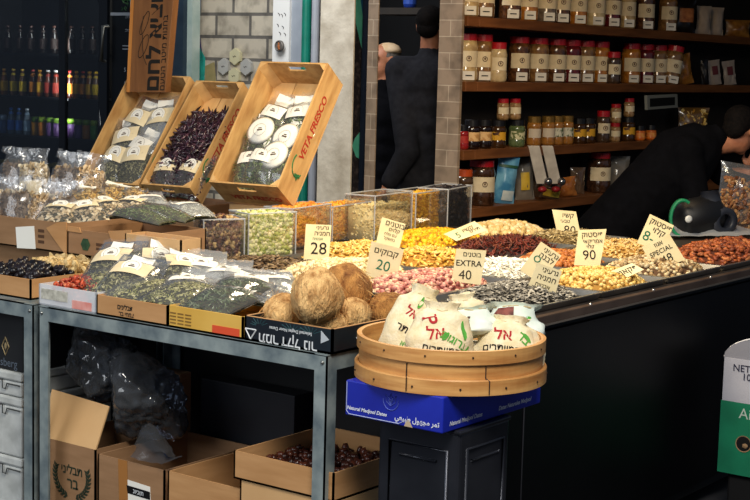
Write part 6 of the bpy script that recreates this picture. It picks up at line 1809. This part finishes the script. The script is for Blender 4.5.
blob('hair', [('e', P(0, -.022, .04), (.082, .097, .083), Rm), ('e', P(0, -.07, -.01), (.064, .04, .055), Rm)], .007, HAIRB, t, 2)
# small things in the dark passage
z = hy(410, 8, 4.7).z
tag(MB().box(hy(378, 8, 4.7).x, hy(440, 8, 4.7).x, 4.65, 4.9, z - .04, z).build('passage_shelf', mat('dark_shelf', '#1c1712', '#2a221a', scale=6, rough=.7)), 'dark shelf high in the opening behind the people', 'shelf')
p = hy(408, 4, 4.7)
spawn('passage_bottle', bottle('#16307c', '#2a4aa0', '#1c2c60', .14, .04), Matrix.Translation((p.x, 4.72, z + .001)), 'small deep blue bottle on the dark shelf in the opening', 'bottle', 'bottles in the passage')

# ================================================================ things by the shopkeeper
cz = .855
p = hz(702, 236, cz)
t = thing('tape_dispenser', 'dark grey round dispenser standing on the counter behind the almonds', 'dispenser', (p.x, p.y, cz))
a = hz(714, 228, cz + .02); ax_ = (_r0 * .35 - _fw * .94)
q = ax_.to_track_quat('Z', 'Y').to_matrix().to_4x4()
m = MB(); m.x = Matrix.Translation((p.x + .06, p.y + .05, cz + .072)) @ q; m.lathe([(.030, -.05), (.06, -.05), (.064, 0), (.06, .045), (.034, .05), (.030, .04), (.030, -.05)], 28, cap=False); m.build('ring', mat('slate_plastic', '#22242c', '#2c2f38', scale=6, rough=.45), t, smooth=True)
m = MB(); m.tube([Vector((p.x + .045, p.y + .03, cz + .08)), Vector((p.x + .02, p.y + .03, cz + .14)), Vector((p.x + .01, p.y + .03, cz + .20))], [.05, .05, .04], 14); m.build('arm', MATS['slate_plastic'], t, smooth=True)
p = hz(676, 238, cz)
t = thing('strapped_container', 'black container with a green strap between the shopkeeper and the almonds', 'container', (p.x, p.y, cz))
X = Matrix.Translation((p.x + .02, p.y + .15, cz + .085)) @ Matrix.Rotation(rad(60), 4, 'Z') @ Matrix.Rotation(rad(80), 4, 'Y')
m = MB(); m.x = X; m.lathe([(.055, -.1), (.085, -.08), (.085, .09), (.06, .12), (0, .12)], 24); m.build('body', mat('black_vinyl', '#0c0c0f', rough=.5), t, smooth=True)
m = MB(); m.x = Matrix.Translation(hp(682, 218, Vector((p.x, p.y, cz)))) @ Matrix.Rotation(rad(36), 4, 'Z') @ Matrix.Rotation(rad(90), 4, 'X')
rows = []
for i in range(15):
    a = rad(60 + 200 * i / 14); rows.append([(.055 * math.cos(a), .085 * math.sin(a), -.02), (.055 * math.cos(a), .085 * math.sin(a), .02), (.045 * math.cos(a), .072 * math.sin(a), .02), (.045 * math.cos(a), .072 * math.sin(a), -.02)])
m.grid(rows, True); m.build('green_strap', mat('green_strap', '#12774c', '#1a8a5a', scale=9, rough=.5), t, smooth=True)
m = MB(); m.x = Matrix.Translation(hp(688, 219, Vector((p.x, p.y, cz)) - _fw * .04)) @ Matrix.Rotation(rad(50), 4, 'Z') @ Matrix.Rotation(rad(90), 4, 'X'); m.lathe([(.008, 0), (.016, .004), (.016, .010), (.008, .013)], 18); m.build('white_cap', WHITE, t, smooth=True)
p = hz(735, 236, cz)
bag_thing('nut_bag', 'crumpled clear bag of brown nuts below the bending person', 'bag', Matrix.Translation((p.x - .06, p.y + .16, cz)) @ Matrix.Rotation(rad(38), 4, 'Z') @ Matrix.Rotation(rad(8), 4, 'Y'), .27, .31, .16,
          FILM, 51, filler=('almond', .017, 420, bits('bag_nut', ['#4a2a18', '#7a4a2a', '#94643c', '#b08a5c']), .8))
m = MB(); rows = []
for j in range(9):
    rw = []
    for i in range(17):
        u, v = i / 16, j / 8
        q = hz(655 + 100 * u, 239, cz).lerp(hz(655 + 100 * u, 231, cz), v)
        n = noise.noise(Vector((u * 6, v * 3, 1)))
        rw.append((q.x, q.y, cz + .014 + .035 * math.sin(v * math.pi) * (.6 + .5 * n) + .01 * n))
    rows.append(rw)
tag(m.grid(rows).build('plastic_sheet', film('grey_sheet', '#c8c0b8', haze=.4, rough=.3, gloss=.4), smooth=True), 'crumpled translucent plastic sheet along the back of the almonds', 'plastic sheet')
